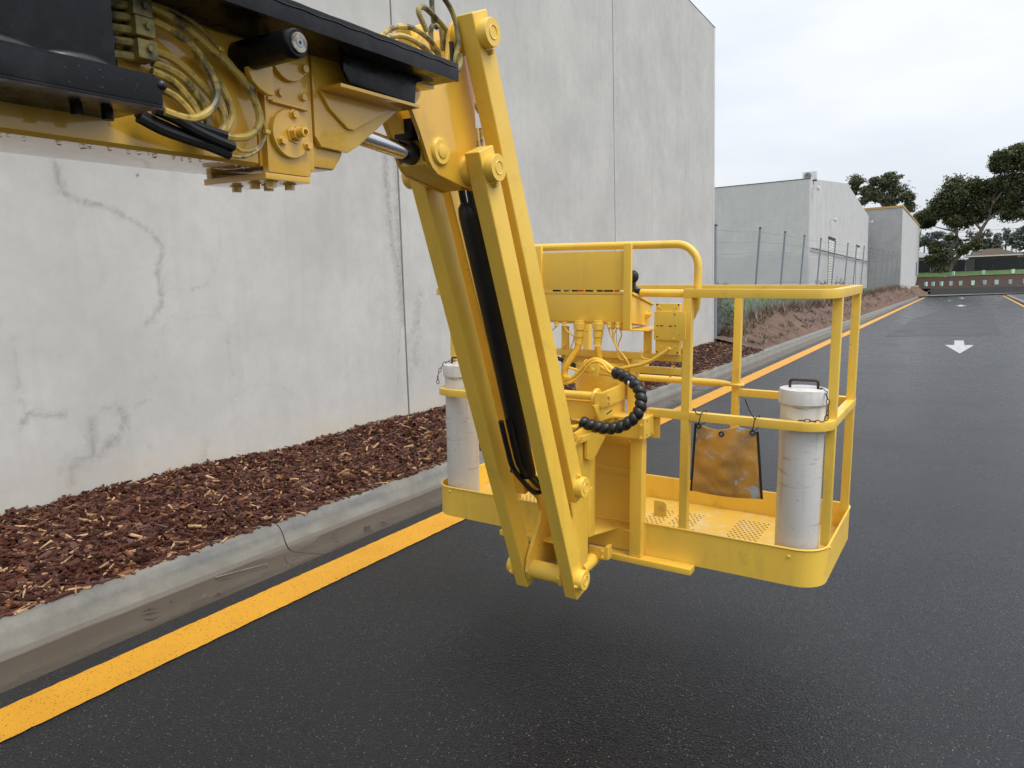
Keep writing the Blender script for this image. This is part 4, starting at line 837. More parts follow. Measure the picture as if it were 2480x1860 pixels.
bf = empty('paling_fence', (-12, 138, 3.3)); tag(bf, 'long dark panel fence beyond the lawn', 'fence')
pm = None
for i in range(34):
    if i in (11,):
        MB().box(i * 1.2 + .01, i * 1.2 + 1.19, 0, .05, -.1, 2.02).build('fence_panel', 'fence_grey', bf, smooth=False); continue
    if pm is None: pm = MB().box(.01, 1.19, 0, .05, -.1, 2.0).build('fence_panel', 'fence_dark', bf, smooth=False)
    else: share(pm, bf, location=(i * 1.2, 0, 0))
def house(name, x0, x1, y0, zb, ze, zr, roof, label):
    H = empty(name, ((x0 + x1) / 2, y0, zb)); tag(H, label, 'house'); w = (x1 - x0) / 2; d = 9
    MB().box(-w + .6, w - .6, .6, d - .6, -1, ze - zb).build('wall', 'brick_house', H, smooth=False)
    e, r = ze - zb, zr - zb
    rf = MB().add([(-w, 0, e), (w, 0, e), (w, d, e), (-w, d, e), (-w + 3.2, d / 2, r), (w - 3.2, d / 2, r)], [(0, 1, 5, 4), (1, 2, 5), (2, 3, 4, 5), (3, 0, 4), (3, 2, 1, 0)]).build('roof', roof, H, smooth=False)
    MB().box(-w - .05, w + .05, -.08, 0, e - .15, e + .05).build('gutter', 'white_metal', H, smooth=False)
    for k in (-.5, .1, .55):
        wn = MB().box(w * k - .8, w * k + .8, .55, .62, e - 1.7, e - .5).build('window', 'white_metal', H, smooth=False)
        MB().box(w * k - .7, w * k + .7, .52, .548, e - 1.6, e - .6).build('pane', 'glass_dark', wn, smooth=False)
house('brown_roofed_house', 1.2, 9.4, 150, 3.6, 6.1, 7.4, 'roof_brown', 'house with a brown hipped roof behind the dark fence')
house('grey_roofed_house', -12.5, -3.6, 150, 3.6, 6.4, 8.0, 'roof_grey', 'house with a pale grey roof beside the concrete warehouse')
house('distant_white_house', 9.8, 24, 165, 4.2, 7.0, 8.6, 'white_metal', 'distant house with a pale roof beyond the brown roofed house')

def tree(name, base, trunks, radii, ells, mat, size, per, seed, label, group=None, cat='tree', extra=None):
    T = root_at(name, base, label, cat, group)
    tk = MB()
    for pts, r in zip(trunks, radii):
        p = catmull(rel(base, pts), 4) if len(pts) > 2 else rel(base, pts)
        n = len(p); tk.tube(p, r, 7, radii=[r * (1 - 0.72 * i / (n - 1)) for i in range(n)])
    tk.build('trunk', 'tree_bark', T)
    rr = np.random.default_rng(seed)
    E = []
    for c, rx, rz in ells:
        yo = (rr.random() - .5) * 2.0 * rx
        for q in range(4):
            k = .48 + .34 * rr.random(); dx, dz = (rr.random(2) - .5) * 1.25
            E.append(((c[0] - base[0] + dx * rx, c[1] - base[1] + yo + (rr.random() - .5) * rx, c[2] - base[2] + dz * rz), rx * k * 1.22, rz * k * 1.1))
    per = max(60, per // 4)
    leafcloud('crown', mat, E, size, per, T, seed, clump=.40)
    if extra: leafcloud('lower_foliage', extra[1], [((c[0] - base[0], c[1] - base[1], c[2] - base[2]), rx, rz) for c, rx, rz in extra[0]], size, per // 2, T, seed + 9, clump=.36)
    return T
bs = (tree1trunk[0][0][0], 132.0, 3.1)
tree('leaning_gum_tree', bs, tree1trunk, [.42, .34, .22, .16, .22, .22, .14], tree1, 'dark_leaf', .19, 7600, 3, 'large dark leaning gum tree with two bent trunks on the lawn', extra=(tree1low, 'dark_leaf'))
bs = (tree2trunk[0][0][0], 112.0, 1.2)
tt = [list(x) for x in tree2trunk]; tt[0] = [bs] + tt[0]
tree('gum_tree', bs, tt, [.5, .25, .16, .2], tree2, 'gum_leaf', .15, 1900, 8, 'spreading gum tree rising behind the concrete warehouses')
bs = (treeb3[0][0][0] - 1, 134.0, 3.2)
tree('young_gum_tree', bs, [[bs, (bs[0] + .2, 134, 7), (bs[0] + .6, 134, 10.5)]], [.22], [((c[0], 134 + 0 * c[1], (c[2] - 1.65) * 134 / 118 + 1.65), rx * 1.13, rz * 1.13) for c, rx, rz in treeb3], 'dark_leaf', .24, 1500, 21, 'dark young gum tree peeping out past the rusty edged warehouse')
for i, (c, rx, rz) in enumerate(treefar):
    bs = (c[0], c[1], 4.5)
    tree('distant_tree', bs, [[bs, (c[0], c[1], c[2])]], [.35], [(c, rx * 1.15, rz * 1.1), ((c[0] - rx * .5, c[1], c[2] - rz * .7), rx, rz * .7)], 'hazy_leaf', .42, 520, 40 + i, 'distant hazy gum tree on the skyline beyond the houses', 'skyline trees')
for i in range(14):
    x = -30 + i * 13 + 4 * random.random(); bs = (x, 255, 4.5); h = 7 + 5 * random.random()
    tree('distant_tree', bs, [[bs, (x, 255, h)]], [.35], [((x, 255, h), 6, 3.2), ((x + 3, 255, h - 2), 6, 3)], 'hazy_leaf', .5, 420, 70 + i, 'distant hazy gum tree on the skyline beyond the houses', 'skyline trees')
pw = empty('power_line', (-8, 175, 4)); tag(pw, 'thin overhead power line crossing behind the trees', 'power line')
for z_ in (8.2, 7.3): MB().tube([(-30, 0, z_), (0, 0, z_ - .6), (40, 0, z_ - .2), (80, 0, z_ + .3)], .03, 4).build('wire', 'dark_metal', pw, smooth=False)
for x in (-30, 80): MB().cyl((x, 0, -1), (x, 0, 9.2), .16, 8).build('pole', 'tree_bark', pw)

# ---------------------------------------------------------------- boom lift (local axes: x across, y away along the road, z up)
def machine_rot():
    a, b, c = MA
    Ry = Matrix(((math.cos(a), 0, math.sin(a)), (0, 1, 0), (-math.sin(a), 0, math.cos(a))))
    Rz = Matrix(((math.cos(b), -math.sin(b), 0), (math.sin(b), math.cos(b), 0), (0, 0, 1)))
    Rx = Matrix(((1, 0, 0), (0, math.cos(c), -math.sin(c)), (0, math.sin(c), math.cos(c))))
    return Rz @ Rx @ Ry
MO = (-0.3996, 2.9228, CAM_H - 1.1602); MA = (0.0323, -0.0265, 0.0209)
MR = machine_rot()
BL = empty('boom_lift', MO, MR)
tag(BL, 'yellow boom lift arm with folding jib and railed work platform over the asphalt', 'boom lift')
YP, YW, YC, BK, RB = 'yellow_paint', 'yellow_wet', 'yellow_worn', 'black_paint', 'black_rubber'
UC = -0.9635
def mir(x): return 2 * UC - x
def bolt(parent, p, ax='x', r=0.008, h=0.008, mat=YP, sgn=1, name='bolt'):
    """hex head standing proud of a face along +-axis"""
    mb = MB(); A = {'x': 0, 'y': 1, 'z': 2}[ax]
    mb.lathe(p, ax, [(0, r * 1.35), (sgn * h * .18, r * 1.35), (sgn * h * .19, r), (sgn * h, r * .95)], 6)
    return mb.build(name, mat, parent)

# --- boom tube, collar and nose
MB().box(-1.09, -0.87, -6.2, -1.80, 1.457, 1.712).build('boom_tube', YW, BL, bev=.018, seg=3)
col_ = MB().box(-0.877, -0.858, -1.792, -1.674, 1.4465, 1.714).build('collar_plate', YW, BL, bev=.004)
MB().box(mir(-0.858), mir(-0.877), -1.792, -1.674, 1.4465, 1.714).build('collar_plate', YW, BL, bev=.004)
bp = MB().box(mir(-0.859), -0.859, -1.800, -1.676, 1.432, 1.446).build('collar_base', YW, BL, bev=.003)
for u, v in ((-.935, -1.768), (-.885, -1.765), (-.945, -1.722), (-.895, -1.705), (-1.02, -1.75)): bolt(bp, (u, v, 1.432), 'z', .011, .014, YW, -1)
MB().box(-1.086, -0.874, -1.80, -1.672, 1.458, 1.712).build('boom_end', YW, BL, bev=.01)
fly = MB().prism([(-1.70, 1.473), (-1.578, 1.473), (-1.552, 1.508), (-1.50, 1.70), (-1.70, 1.70)], 'x', mir(-.879), -.879).build('fly_section', YW, BL, bev=.012)
MB().prism([(-1.672, 1.72), (-1.668, 1.462), (-1.655, 1.462), (-1.655, 1.72)], 'x', -.878, -.866).build('end_flange', YW, BL, bev=.003)
NOSE = [(-1.652, 1.714), (-1.652, 1.540), (-1.634, 1.518), (-1.548, 1.515), (-1.513, 1.535), (-1.364, 1.641), (-1.30, 1.662), (-1.25, 1.714)]
for a, b in ((-.878, -.862), (mir(-.862), mir(-.878))):
    npl = MB().prism(NOSE, 'x', a, b).build('nose_plate', YW, BL, bev=.005)
MB().prism([(-1.640, 1.64), (-1.612, 1.604), (-1.556, 1.568), (-1.535, 1.568), (-1.392, 1.642), (-1.40, 1.650)], 'x', -.862, -.852).build('nose_rib', YW, BL, bev=.006)
MB().box(-.866, -.792, -1.635, -1.360, 1.640, 1.648).build('nose_shelf', YW, BL, bev=.002)
MB().prism([(-1.618, 1.712), (-1.618, 1.68), (-1.600, 1.656), (-1.42, 1.650), (-1.372, 1.650), (-1.365, 1.700), (-1.33, 1.714)], 'x', -.808, -.798).build('side_cover', BK, BL, bev=.003)
MB().box(-.86, -.80, -1.36, -1.29, 1.700, 1.712).build('tray_bracket', YW, BL, bev=.002)
# discs on the collar
def disc(v, w, r, parent, name='end_disc'):
    return MB().lathe((-.858, v, w), 'x', [(0, r), (.009, r), (.012, r * .97)], 40).build(name, YW, parent)
d1_ = disc(-1.735, 1.531, .051, BL)
for v, w in ((-1.727, 1.572), (-1.763, 1.513), (-1.692, 1.511)): bolt(d1_, (-.846, v, w), 'x', .009, .010, YW)
ft = bolt(d1_, (-.846, -1.728, 1.532), 'x', .016, .016, YW, name='hose_fitting')
MB().lathe((-.830, -1.728, 1.532), 'x', [(0, .010), (.020, .010), (.021, .006), (.004, .006)], 14).build('threaded_stub', YW, d1_)
d2_ = disc(-1.728, 1.690, .050, BL); bolt(d2_, (-.846, -1.692, 1.672), 'x', .009, .010, YW)
cvp = MB().prism([(-1.770, 1.632), (-1.679, 1.637), (-1.680, 1.592), (-1.789, 1.594)], 'x', -.858, -.853).build('cover_plate', YW, BL, bev=.0015)
bolt(cvp, (-.853, -1.756, 1.612), 'x', .008, .008, YW); bolt(cvp, (-.853, -1.692, 1.614), 'x', .008, .008, YW)
MB().prism([(-1.782, 1.5935), (-1.681, 1.5905), (-1.681, 1.5865), (-1.782, 1.5895)], 'x', -.858, -.845).build('ledge_strip', YW, BL, bev=.001)
MB().prism([(-1.853, 1.686), (-1.79, 1.69), (-1.791, 1.597), (-1.806, 1.597), (-1.826, 1.604), (-1.843, 1.617), (-1.852, 1.636)], 'x', -.842, -.829).build('roller_bracket', YW, BL, bev=.002)
rl = MB().lathe((-.868, -1.838, 1.668), 'x', [(0, .030), (.150, .0285), (.166, .027), (.169, .0245)], 36).build('guide_roller', BK, BL)
ec = MB().lathe((-.700, -1.838, 1.668), 'x', [(0, .0185), (.005, .0185), (.0055, .018)], 28).build('end_cap', 'steel_worn', rl)
MB().lathe((-.6945, -1.838, 1.668), 'x', [(0, .0085), (.001, .0085)], 20).build('cap_ring', 'galvanised', rl)
MB().lathe((-.6935, -1.838, 1.668), 'x', [(0, .003), (.0006, .003)], 12).build('cap_hole', 'hole_dark', rl)

# --- black cable tray and hose guard
tr = MB().box(-1.02, -.745, -6.2, -1.272, 1.7145, 1.7205).box(-.745, -.735, -6.2, -1.270, 1.7135, 1.757).build('cable_tray', BK, BL, bev=.0015)
MB().tube([(-.742, y, 1.7555 + .0005 * math.sin(y * 41) + .0004 * math.sin(y * 97)) for y in frange(-6.2, -1.273, 180)], .0045, 6).build('tray_lip', BK, tr)
MB().tube([(-.7345, y, 1.7465 + .0012 * math.sin(y * 73)) for y in frange(-3.0, -1.28, 90)], .0016, 5).build('weld_bead', BK, tr)
hg = MB().box(-.874, -.716, -6.2, -2.120, 1.503, 1.508).box(-.7235, -.716, -6.2, -2.119, 1.5082, 1.5495).build('hose_guard', BK, BL, bev=.0015)
MB().box(-.732, -.7236, -6.2, -2.124, 1.546, 1.5555).build('guard_lip', BK, hg, bev=.001)
MB().sphere((-.719, -2.118, 1.540), .009).build('guard_bead', RB, hg)
for y in (-2.215, -2.165): MB().cyl((-.80, y, 1.503), (-.80, y, 1.487), .009, 14).build('guard_bolt', BK, hg)
MB().box(-.757, -.751, -6.2, -2.172, 1.556, 1.7145).build('guard_panel', BK, BL, bev=.001)
for y, l in ((-2.36, .07), (-2.235, .055)): MB().sphere((-.738, y, 1.553), .013, (1, l / .013, 1.1), 12, 8).build('cable_end', RB, BL)
MB().box(-.871, -.868, -6.2, -2.10, 1.512, 1.712).build('painted_shade_sheet', BK, BL)  # black sheet over the boom side, stands for shade behind the guard

# --- hoses by the boom
def hoses(lst, r, mat, name='hose', k=8):
    for p in lst: MB().tube(catmull(p, 6), r, k).build(name, mat, BL)
hoses(hoseL, .0076, 'hose_paint'); hoses(hoseLt, .0036, 'hose_paint', 'cable', 6); hoses(sleeveL, .0098, RB, 'tape_sleeve')
hoses(stubL, .0075, 'hose_olive')
for (u, v, w) in clampL:
    c_ = MB().box(-.866, -.822, v - .018, v + .018, w - .0165, w + .0155).build('hose_clamp', 'hose_olive', BL, bev=.003); bolt(c_, (-.822, v + .003, w), 'x', .006, .006, 'hose_olive')
hoses(hoseR[2:], .0076, 'hose_olive'); hoses(hoseR[:2], .0076, 'hose_paint'); hoses(hoseRk, .007, RB); hoses(hoseK, .006, 'hose_paint')
for p in (hoseLt[0][4], hoseLt[2][4]): MB().box(p[0] - .002, p[0] + .007, p[1] - .006, p[1] + .006, p[2] - .004, p[2] + .004).build('cable_tie', YW, BL, bev=.001)

# --- knuckle between boom and jib
KP = [(-1.285, 1.735), (-1.259, 1.668), (-1.231, 1.624), (-1.189, 1.542), (-1.172, 1.522), (-1.15, 1.508), (-.985, 1.474), (-.962, 1.480), (-.952, 1.510), (-.953, 1.60), (-.958, 1.722), (-.966, 1.80), (-.968, 1.935), (-.985, 1.95), (-1.050, 1.95), (-1.072, 1.925), (-1.09, 1.83), (-1.2, 1.79)]
for a, b in ((-.917, -.903), (mir(-.903), mir(-.917))): MB().prism(KP, 'x', a, b).build('knuckle_plate', YW, BL, bev=.003)
MB().prism([(-.972, 1.50), (-.956, 1.50), (-.962, 1.75), (-.972, 1.93), (-.985, 1.93), (-.975, 1.75)], 'x', mir(-.917), -.917).build('knuckle_web', YP, BL, bev=.002)
MB().prism([(-1.19, 1.535), (-1.16, 1.512), (-.985, 1.478), (-.985, 1.490), (-1.155, 1.524), (-1.182, 1.545)], 'x', mir(-.917), -.917).build('knuckle_web', YP, BL, bev=.002)
MB().prism([(-1.27, 1.69), (-1.20, 1.575), (-1.19, 1.585), (-1.255, 1.70)], 'x', mir(-.917), mir(-.917) + .05).build('knuckle_web', YP, BL, bev=.002)
MB().lathe((-.903, -1.140, 1.571), 'x', [(0, .040), (.006, .038), (.010, .034)], 36).build('rod_boss', YP, BL)
MB().lathe((-.8935, -1.140, 1.571), 'x', [(0, .019), (.003, .019), (.004, .017)], 28).build('rod_pin', YP, BL)
MB().cyl((UC, -1.62, 1.606), (UC, -1.20, 1.565), .0235, 30).build('cylinder_rod', 'chrome', BL)
MB().cyl((UC, -1.225, 1.5675), (UC, -1.175, 1.5635), .031, 28).build('rod_collar', RB, BL)
MB().box(mir(-.925), -.925, -1.19, -1.10, 1.53, 1.612).build('rod_eye', YP, BL, bev=.008)
MB().box(mir(-.93), -.93, -1.225, -1.155, 1.60, 1.655).build('rod_guard', BK, BL, bev=.003)
MB().box(-.935, -.918, -1.08, -.97, 1.64, 1.70).build('hose_bracket', YP, BL, bev=.002)

# --- jib links, two pairs, joined by pins
U1 = Vector((-1.0, 1.533)); L1 = Vector((-.425, .030)); U2 = Vector((-1.020, 1.905)); L2 = Vector((-.427, .407))
LU0, LU1 = -.877, -.822
def link(U, L, x0, x1, top, bot):
    d = (U - L).normalized(); n = Vector((d.y, -d.x)); h = .0405
    a = L - d * bot; b = U + d * top
    P = [a - n * h, a + n * h - d * .012, b + n * h, b - n * h]
    return MB().prism([(p.x, p.y) for p in P], 'x', x0, x1).build('jib_link', YP, BL, bev=.006, seg=3)
for x0, x1 in ((LU0, LU1), (mir(LU1), mir(LU0))):
    link(U1, L1, x0, x1, .060, .075); link(U2, L2, x0, x1, .062, .052)
def pin(P, x, sgn, key=(0, -1), name='pin'):
    pp = MB().lathe((x, P.x, P.y), 'x', [(0, .040), (sgn * .028, .040), (sgn * .030, .0385)], 36).build(name, YP, BL)
    MB().tube([(x + sgn * .0305, P.x + .019 * math.cos(a), P.y + .019 * math.sin(a)) for a in frange(0, 6.2832, 28)], .0018, 5).build('pin_ring', YP, pp)
    kx, kz = key
    bolt(pp, (x + sgn * .002, P.x + kx * .047, P.y + kz * .047), 'x', .007, .012, YP, sgn)
    MB().box(min(x, x + sgn * .007), max(x, x + sgn * .007), P.x + kx * .03 - .014, P.x + kx * .03 + .014, P.y + kz * .03 - .016, P.y + kz * .03 + .016).build('keeper', YP, pp, bev=.001)
for P, k in ((U1, (.3, -1)), (L1, (-.8, -.35)), (U2, (.5, -.95)), (L2, (-.25, 1))):
    pin(P, LU1, 1, k); pin(P, mir(LU1), -1, k)
for P, r in ((U1, .046), (U2, .046)):
    for a, b in ((-.903, LU0), (mir(LU0), mir(-.903))): MB().lathe((a, P.x, P.y), 'x', [(0, r), ((b - a) * .5, r * .96), (b - a - .0005, r * .93)], 30).build('spacer', YP, BL)
MB().cyl((mir(LU0) + .003, L1.x, L1.y), (LU0 - .003, L1.x, L1.y), .037, 30).build('pivot_tube', YP, BL)
MB().cyl((mir(LU0) + .003, L2.x, L2.y), (LU0 - .003, L2.x, L2.y), .033, 30).build('pivot_tube', YP, BL)
# black sleeve with hoses down the middle of the jib
dl = (U1 - L1).normalized(); nl = Vector((dl.y, -dl.x))
def jp(s, off, x=UC): q = L1 + dl * s + nl * off; return (x, q.x, q.y)
MB().tube([jp(1.50, .055), jp(1.485, .052), jp(1.46, .05), jp(1.1, .045), jp(.8, .035)] + [jp(.6, .02), jp(.46, .025)], .045, 20, radii=[.030, .041, .044, .043, .041, .036, .030]).build('hose_sleeve', RB, BL)
for off, x in ((0, -.955), (.018, -.975), (-.012, -.985)):
    MB().tube(catmull([(x, -.705 + off, .70), (x, -.668 + off, .60), (x, -.628 + off, .51), (x, -.55 + off, .445 + off), (x, -.47 + off, .385 + off), (x, -.39, .36)], 6), .010, 8).build('hose', RB, BL)
for x, o in ((-.94, .03), (-.985, .05), (-.96, .075)): MB().tube(catmull([jp(1.47, o, x), jp(1.56, o + .01, x), jp(1.66, o + .06, x)], 4), .012, 8).build('hose', RB, BL)
MB().sphere((UC - .02, -.64, .50), .012, (1, 1.5, .7)).build('tie_head', RB, BL)

# --- mount bracket at the foot of the jib
MP = [(-.220, .60), (-.220, -.015), (-.400, -.012), (-.452, -.005), (-.470, .030), (-.458, .085), (-.415, .150), (-.368, .210), (-.355, .255), (-.375, .310), (-.430, .352), (-.468, .385), (-.472, .430), (-.440, .480), (-.365, .585)]
for a, b in ((-.899, -.884), (mir(-.884), mir(-.899))): MB().prism(MP, 'x', a, b).build('mount_plate', YP, BL, bev=.002)
MB().box(mir(-.899), -.899, -.245, -.235, .0, .595).build('mount_web', YP, BL, bev=.002)
MB().box(mir(-.899), -.899, -.345, -.270, .118, .128).build('mount_web', YP, BL, bev=.002)
MB().prism([(-.222, .325), (-.180, .335), (-.172, .32), (-.172, .165), (-.20, .145), (-.222, .140)], 'x', -.897, -.880).build('side_block', YP, BL, bev=.008)
MB().lathe((-.884, -.335, .085), 'x', [(0, .028), (.008, .026), (.010, .022)], 20).build('boss', YP, BL)
MB().cyl((-.90, -.26, -.01), (-.90, -.12, .0), .03, 16).build('lower_boss', YP, BL)
lb = MB().box(-.915, -.838, -.150, -.142, .008, .060).box(-.838, -.8245, -.150, -.11, .010, .068).build('stop_bracket', YP, BL, bev=.002)
bolt(lb, (-.850, -.150, .045), 'y', .006, .008, YP, -1); bolt(lb, (-.850, -.150, .020), 'y', .006, .008, YP, -1)
MB().cyl((UC, -.13, .10), (UC, -.13, .56), .062, 24).build('rotator_post', YP, BL)
MB().box(-1.06, -.885, -.268, -.10, .545, .60).build('rotator_plate', YP, BL, bev=.003)
MB().prism([(-.375, .552), (-.322, .577), (-.219, .574), (-.088, .537), (-.194, .465), (-.243, .463), (-.268, .475), (-.268, .55)], 'x', -.878, -.864).build('gusset', YP, BL, bev=.003)
MB().box(-1.15, -.868, -.195, -.02, .575, .694).build('rotator_housing', YP, BL, bev=.006)
MB().cyl((-1.2, -.20, .7175), (-.866, -.20, .7215), .0175, 20).build('torsion_tube', YP, BL)
MB().lathe((-.872, -.188, .712), 'x', [(0, .028), (.004, .040), (.012, .042), (.020, .036), (.022, .02)], 30).build('tube_flange', YP, BL)
arm2 = MB().prism([(-.215, .742), (-.01, .752), (.060, .745), (.072, .688), (-.195, .680)], 'x', -.832, -.815).build('lever_arm', YP, BL, bev=.002)
bolt(arm2, (-.815, -.180, .722), 'x', .006, .007, YP); bolt(arm2, (-.815, -.178, .697), 'x', .006, .007, YP)
MB().box(-.850, -.812, -.235, -.205, .684, .742).build('lever_clamp', YP, BL, bev=.004)
MB().lathe((-.815, -.165, .708), 'x', [(0, .012), (.006, .012)], 18).build('lever_washer', YP, BL)
hp = MB().prism([(-.285, .700), (-.225, .624), (-.130, .622), (.020, .600), (.026, .688), (-.18, .69)], 'x', -.842, -.828).build('housing_plate', YP, BL, bev=.002)
MB().prism([(-.165, .642), (-.115, .650), (-.115, .655), (-.165, .647)], 'x', -.828, -.8268).build('slot', 'hole_dark', hp)
MB().box(-.827, -.80, -.10, -.04, .60, .624).build('valve_block', YP, BL, bev=.003)
MB().box(-.80, -.77, -.02, .02, .585, .80).build('inner_post', YP, BL, bev=.003)

MB().lathe((-.935, .07, .695), 'z', [(0, .135), (.02, .14), (.13, .14), (.14, .12)], 36).build('rotator_drum', YP, BL)
MB().box(-1.14, -.80, .02, .22, .80, .853).build('rotator_cover', YP, BL, bev=.004)
# cross arm with its bolted end
ca_o = MB().box(-1.25, -.690, -.100, .015, .537, .6285).build('cross_arm', YP, BL, bev=.010, seg=3)
MB().box(-.735, -.668, .016, .026, .524, .634).build('arm_flange', YP, BL, bev=.004)
MB().box(-.715, -.6885, -.103, -.0995, .536, .6275).build('arm_end_plate', YP, ca_o, bev=.001)
for w in (.597, .545): bolt(ca_o, (-.702, -.103, w), 'y', .006, .007, YP, -1)
for v, w in ((-.07, .612), (-.07, .553), (-.02, .550)): MB().lathe((-.690, v, w), 'x', [(0, .004), (.0008, .004)], 10).build('hole', 'hole_dark', ca_o)
# heavy platform posts, bottom frame
for x0, x1 in ((-.772, -.718), (mir(-.718), mir(-.772))): MB().box(x0, x1, -.050, .002, .006, .5365).build('mast_post', YP, BL, bev=.005)
MB().box(mir(-.495), -.495, -.062, -.002, -.020, .0055).build('frame_bar', YP, BL, bev=.003)
for u in (-.52, -1.35): MB().box(u - .06, u, -.001, .70, -.020, .012).build('floor_joist', YP, BL, bev=.002)
st_ = MB().prism([(-1.16, .10), (-1.16, .02), (-1.02, -.10), (-.93, -.13), (-.905, -.125), (-.870, -.04), (-.852, .005), (-.79, .012), (-.772, .10)], 'z', .096, .104).build('step_plate', YP, BL, bev=.002)
MB().box(-1.155, -.774, .004, .008, .006, .096).build('recess_apron', YP, BL)
rp = MB().box(-1.155, -.772, .100, .106, .104, .53).build('recess_panel', YP, BL)
for w in (.455, .320): 
    s_ = MB().box(-1.15, -.774, .094, .0995, w, w + .032).build('panel_strap', YP, rp, bev=.001); bolt(s_, (-.835, .094, w + .016), 'y', .006, .005, YP, -1)
MB().box(-.778, -.772, .0, .106, .104, .53).build('recess_side', YP, BL)

# --- platform
# perforations in four patches: dark punched holes
hm = MB()
def punch(u0, u1, v0, v1):
    nu = int((u1 - u0) / .0235); nv = int((v1 - v0) / .0205)
    for j in range(nv):
        for i in range(nu):
            x = u0 + (i + .5 * (j % 2)) * .0235; y = v0 + j * .0205; k = 6
            hm.add([(x + .0052 * math.cos(6.283 * q / k), y + .0052 * math.sin(6.283 * q / k), .0345) for q in range(k)], [tuple(range(k))])
punch(-.72, -.60, .06, .36); punch(-.74, -.60, .36, .57); punch(-.46, -.31, .06, .60); punch(-.86, -.76, .12, .57); punch(-1.25, -1.10, .06, .6); punch(-1.55, -1.40, .06, .6)
h_ = hm.build('floor_perforations', 'hole_dark', BL, smooth=False); h_['kind'] = 'stuff'

def round_path(pts, r, k=7):
    """rounded polyline in plan; r per inner corner"""
    out_ = [Vector(pts[0])]
    for i in range(1, len(pts) - 1):
        p = Vector(pts[i]); a = (Vector(pts[i - 1]) - p).normalized(); b = (Vector(pts[i + 1]) - p).normalized(); rr = r[i - 1]
        c = p + (a + b) * rr
        a0 = p + a * rr - c; b0 = p + b * rr - c
        for j in range(k + 1):
            t_ = j / k * math.pi / 2; out_.append(c + a0 * math.cos(t_) + b0 * math.sin(t_))
    out_.append(Vector(pts[-1])); return out_
def strip(path, z0, z1, th, name, mat, bev=.002, inward=1):
    v = []; f = []; n = len(path)
    for i, p in enumerate(path):
        d = (path[min(i + 1, n - 1)] - path[max(i - 1, 0)]).normalized(); nn = Vector((-d.y, d.x)) * inward
        q = p + nn * th
        v += [(p.x, p.y, z0), (q.x, q.y, z0), (q.x, q.y, z1), (p.x, p.y, z1)]
    for i in range(n - 1):
        for j in range(4): f.append((i * 4 + j, i * 4 + (j + 1) % 4, i * 4 + 4 + (j + 1) % 4, i * 4 + 4 + j))
    f += [(0, 1, 2, 3), tuple((n - 1) * 4 + j for j in (3, 2, 1, 0))]
    return MB().add(v, f).build(name, mat, BL, bev=bev)
LW, DP = -1.877, .7086
loop = lambda a, b: round_path([(a, 0), (0, 0), (0, DP), (LW, DP), (LW, 0), (b, 0)], [.11, .05, .05, .11])
tb = strip(loop(-.7175, mir(-.7175)), 0, .149, .004, 'toe_board', YC, bev=0)
rimp = loop(-.7175, mir(-.7175))
MB().tube([(p.x - 0, p.y, .1495) for p in rimp], .0045, 6).build('toe_board_rim', YC, tb)
for u, w in ((-.125, .118), (-1.77, .128), (-1.225, .105), (-1.23, .06)): MB().sphere((u, -.001, w), .0075, (1, .7, 1)).build('rivet', YC, tb)
MB().sphere((.001, .13, .135), .0065).build('rivet', YC, tb)
fp = round_path([(-.95, .006), (-.006, .006), (-.006, DP - .006), (LW + .006, DP - .006), (LW + .006, .006), (-.951, .006)], [.105, .045, .045, .105])
MB().prism([(p.x, p.y) for p in fp], 'z', .026, .034).build('platform_floor', 'floor_yellow', BL)
strip(loop(-.572, -1.40), 1.1155, 1.150, .034, 'top_rail', YC)
strip(round_path([(-.72, 0), (0, 0), (0, DP), (-.53, DP)], [.11, .05]), .617, .651, .034, 'mid_rail', YC)
strip(round_path([(-1.35, DP), (LW, DP), (LW, 0), (-1.26, 0)], [.05, .11]), .617, .651, .034, 'mid_rail', YC)
for x0, x1, y0, y1 in ((-.572, -.5375, .0005, .0345), (-.0345, -.0005, .128, .162), (-.0345, -.0005, .610, .644), (-.556, -.5215, DP - .0345, DP - .0005), (LW + .0005, LW + .0345, .175, .209), (LW + .0005, LW + .0345, .610, .644), (-1.36, -1.3255, DP - .0345, DP - .0005), (-1.40, -1.3655, .0005, .0345)):
    MB().box(x0, x1, y0, y1, .14, 1.1165).build('post', YC, BL, bev=.003)
# eye lug
MB().prism([(-.700, .168), (-.700, .24), (-.655, .24), (-.645, .23), (-.645, .178), (-.655, .168)], 'y', .050, .058).build('eye_lug', YC, BL, bev=.002)
MB().lathe((-.668, .0495, .205), 'y', [(0, .014), (.0004, .014)], 16).build('eye_hole', 'floor_yellow', BL)

# --- control console with guard
hoop = [(-1.50, -.03, 1.00), (-1.50, -.03, 1.10), (-1.50, -.03, 1.23)] + [(-1.41 + .09 * math.cos(a), -.03, 1.238 + .09 * math.sin(a)) for a in frange(math.pi, math.pi / 2, 7)] + [(-1.2, -.03, 1.329), (-.9, -.03, 1.328)] + [(-.594 + .09 * math.cos(a), -.03, 1.236 + .09 * math.sin(a)) for a in frange(math.pi / 2, 0, 8)] + [(-.504, -.03, 1.17), (-.505, -.03, 1.115), (-.512, -.027, 1.075), (-.530, -.018, 1.042), (-.556, -.012, 1.016)]
hoop = [(.437 + (p[0] - .437) * 1.0298, p[1] + .085, 1.236 + (p[2] - 1.236) * 1.0298) for p in hoop]
MB().tube(hoop, .0160, 16).build('guard_hoop', YC, BL)
for x0, x1 in ((-.810, -.777), (-1.231, -1.198)): MB().box(x0, x1, -.052, -.036, .985, 1.334).build('guard_post', YP, BL, bev=.002)
MB().box(-.811, -.700, -.0525, .14, .979, .9845).build('post_foot', YP, BL, bev=.002)
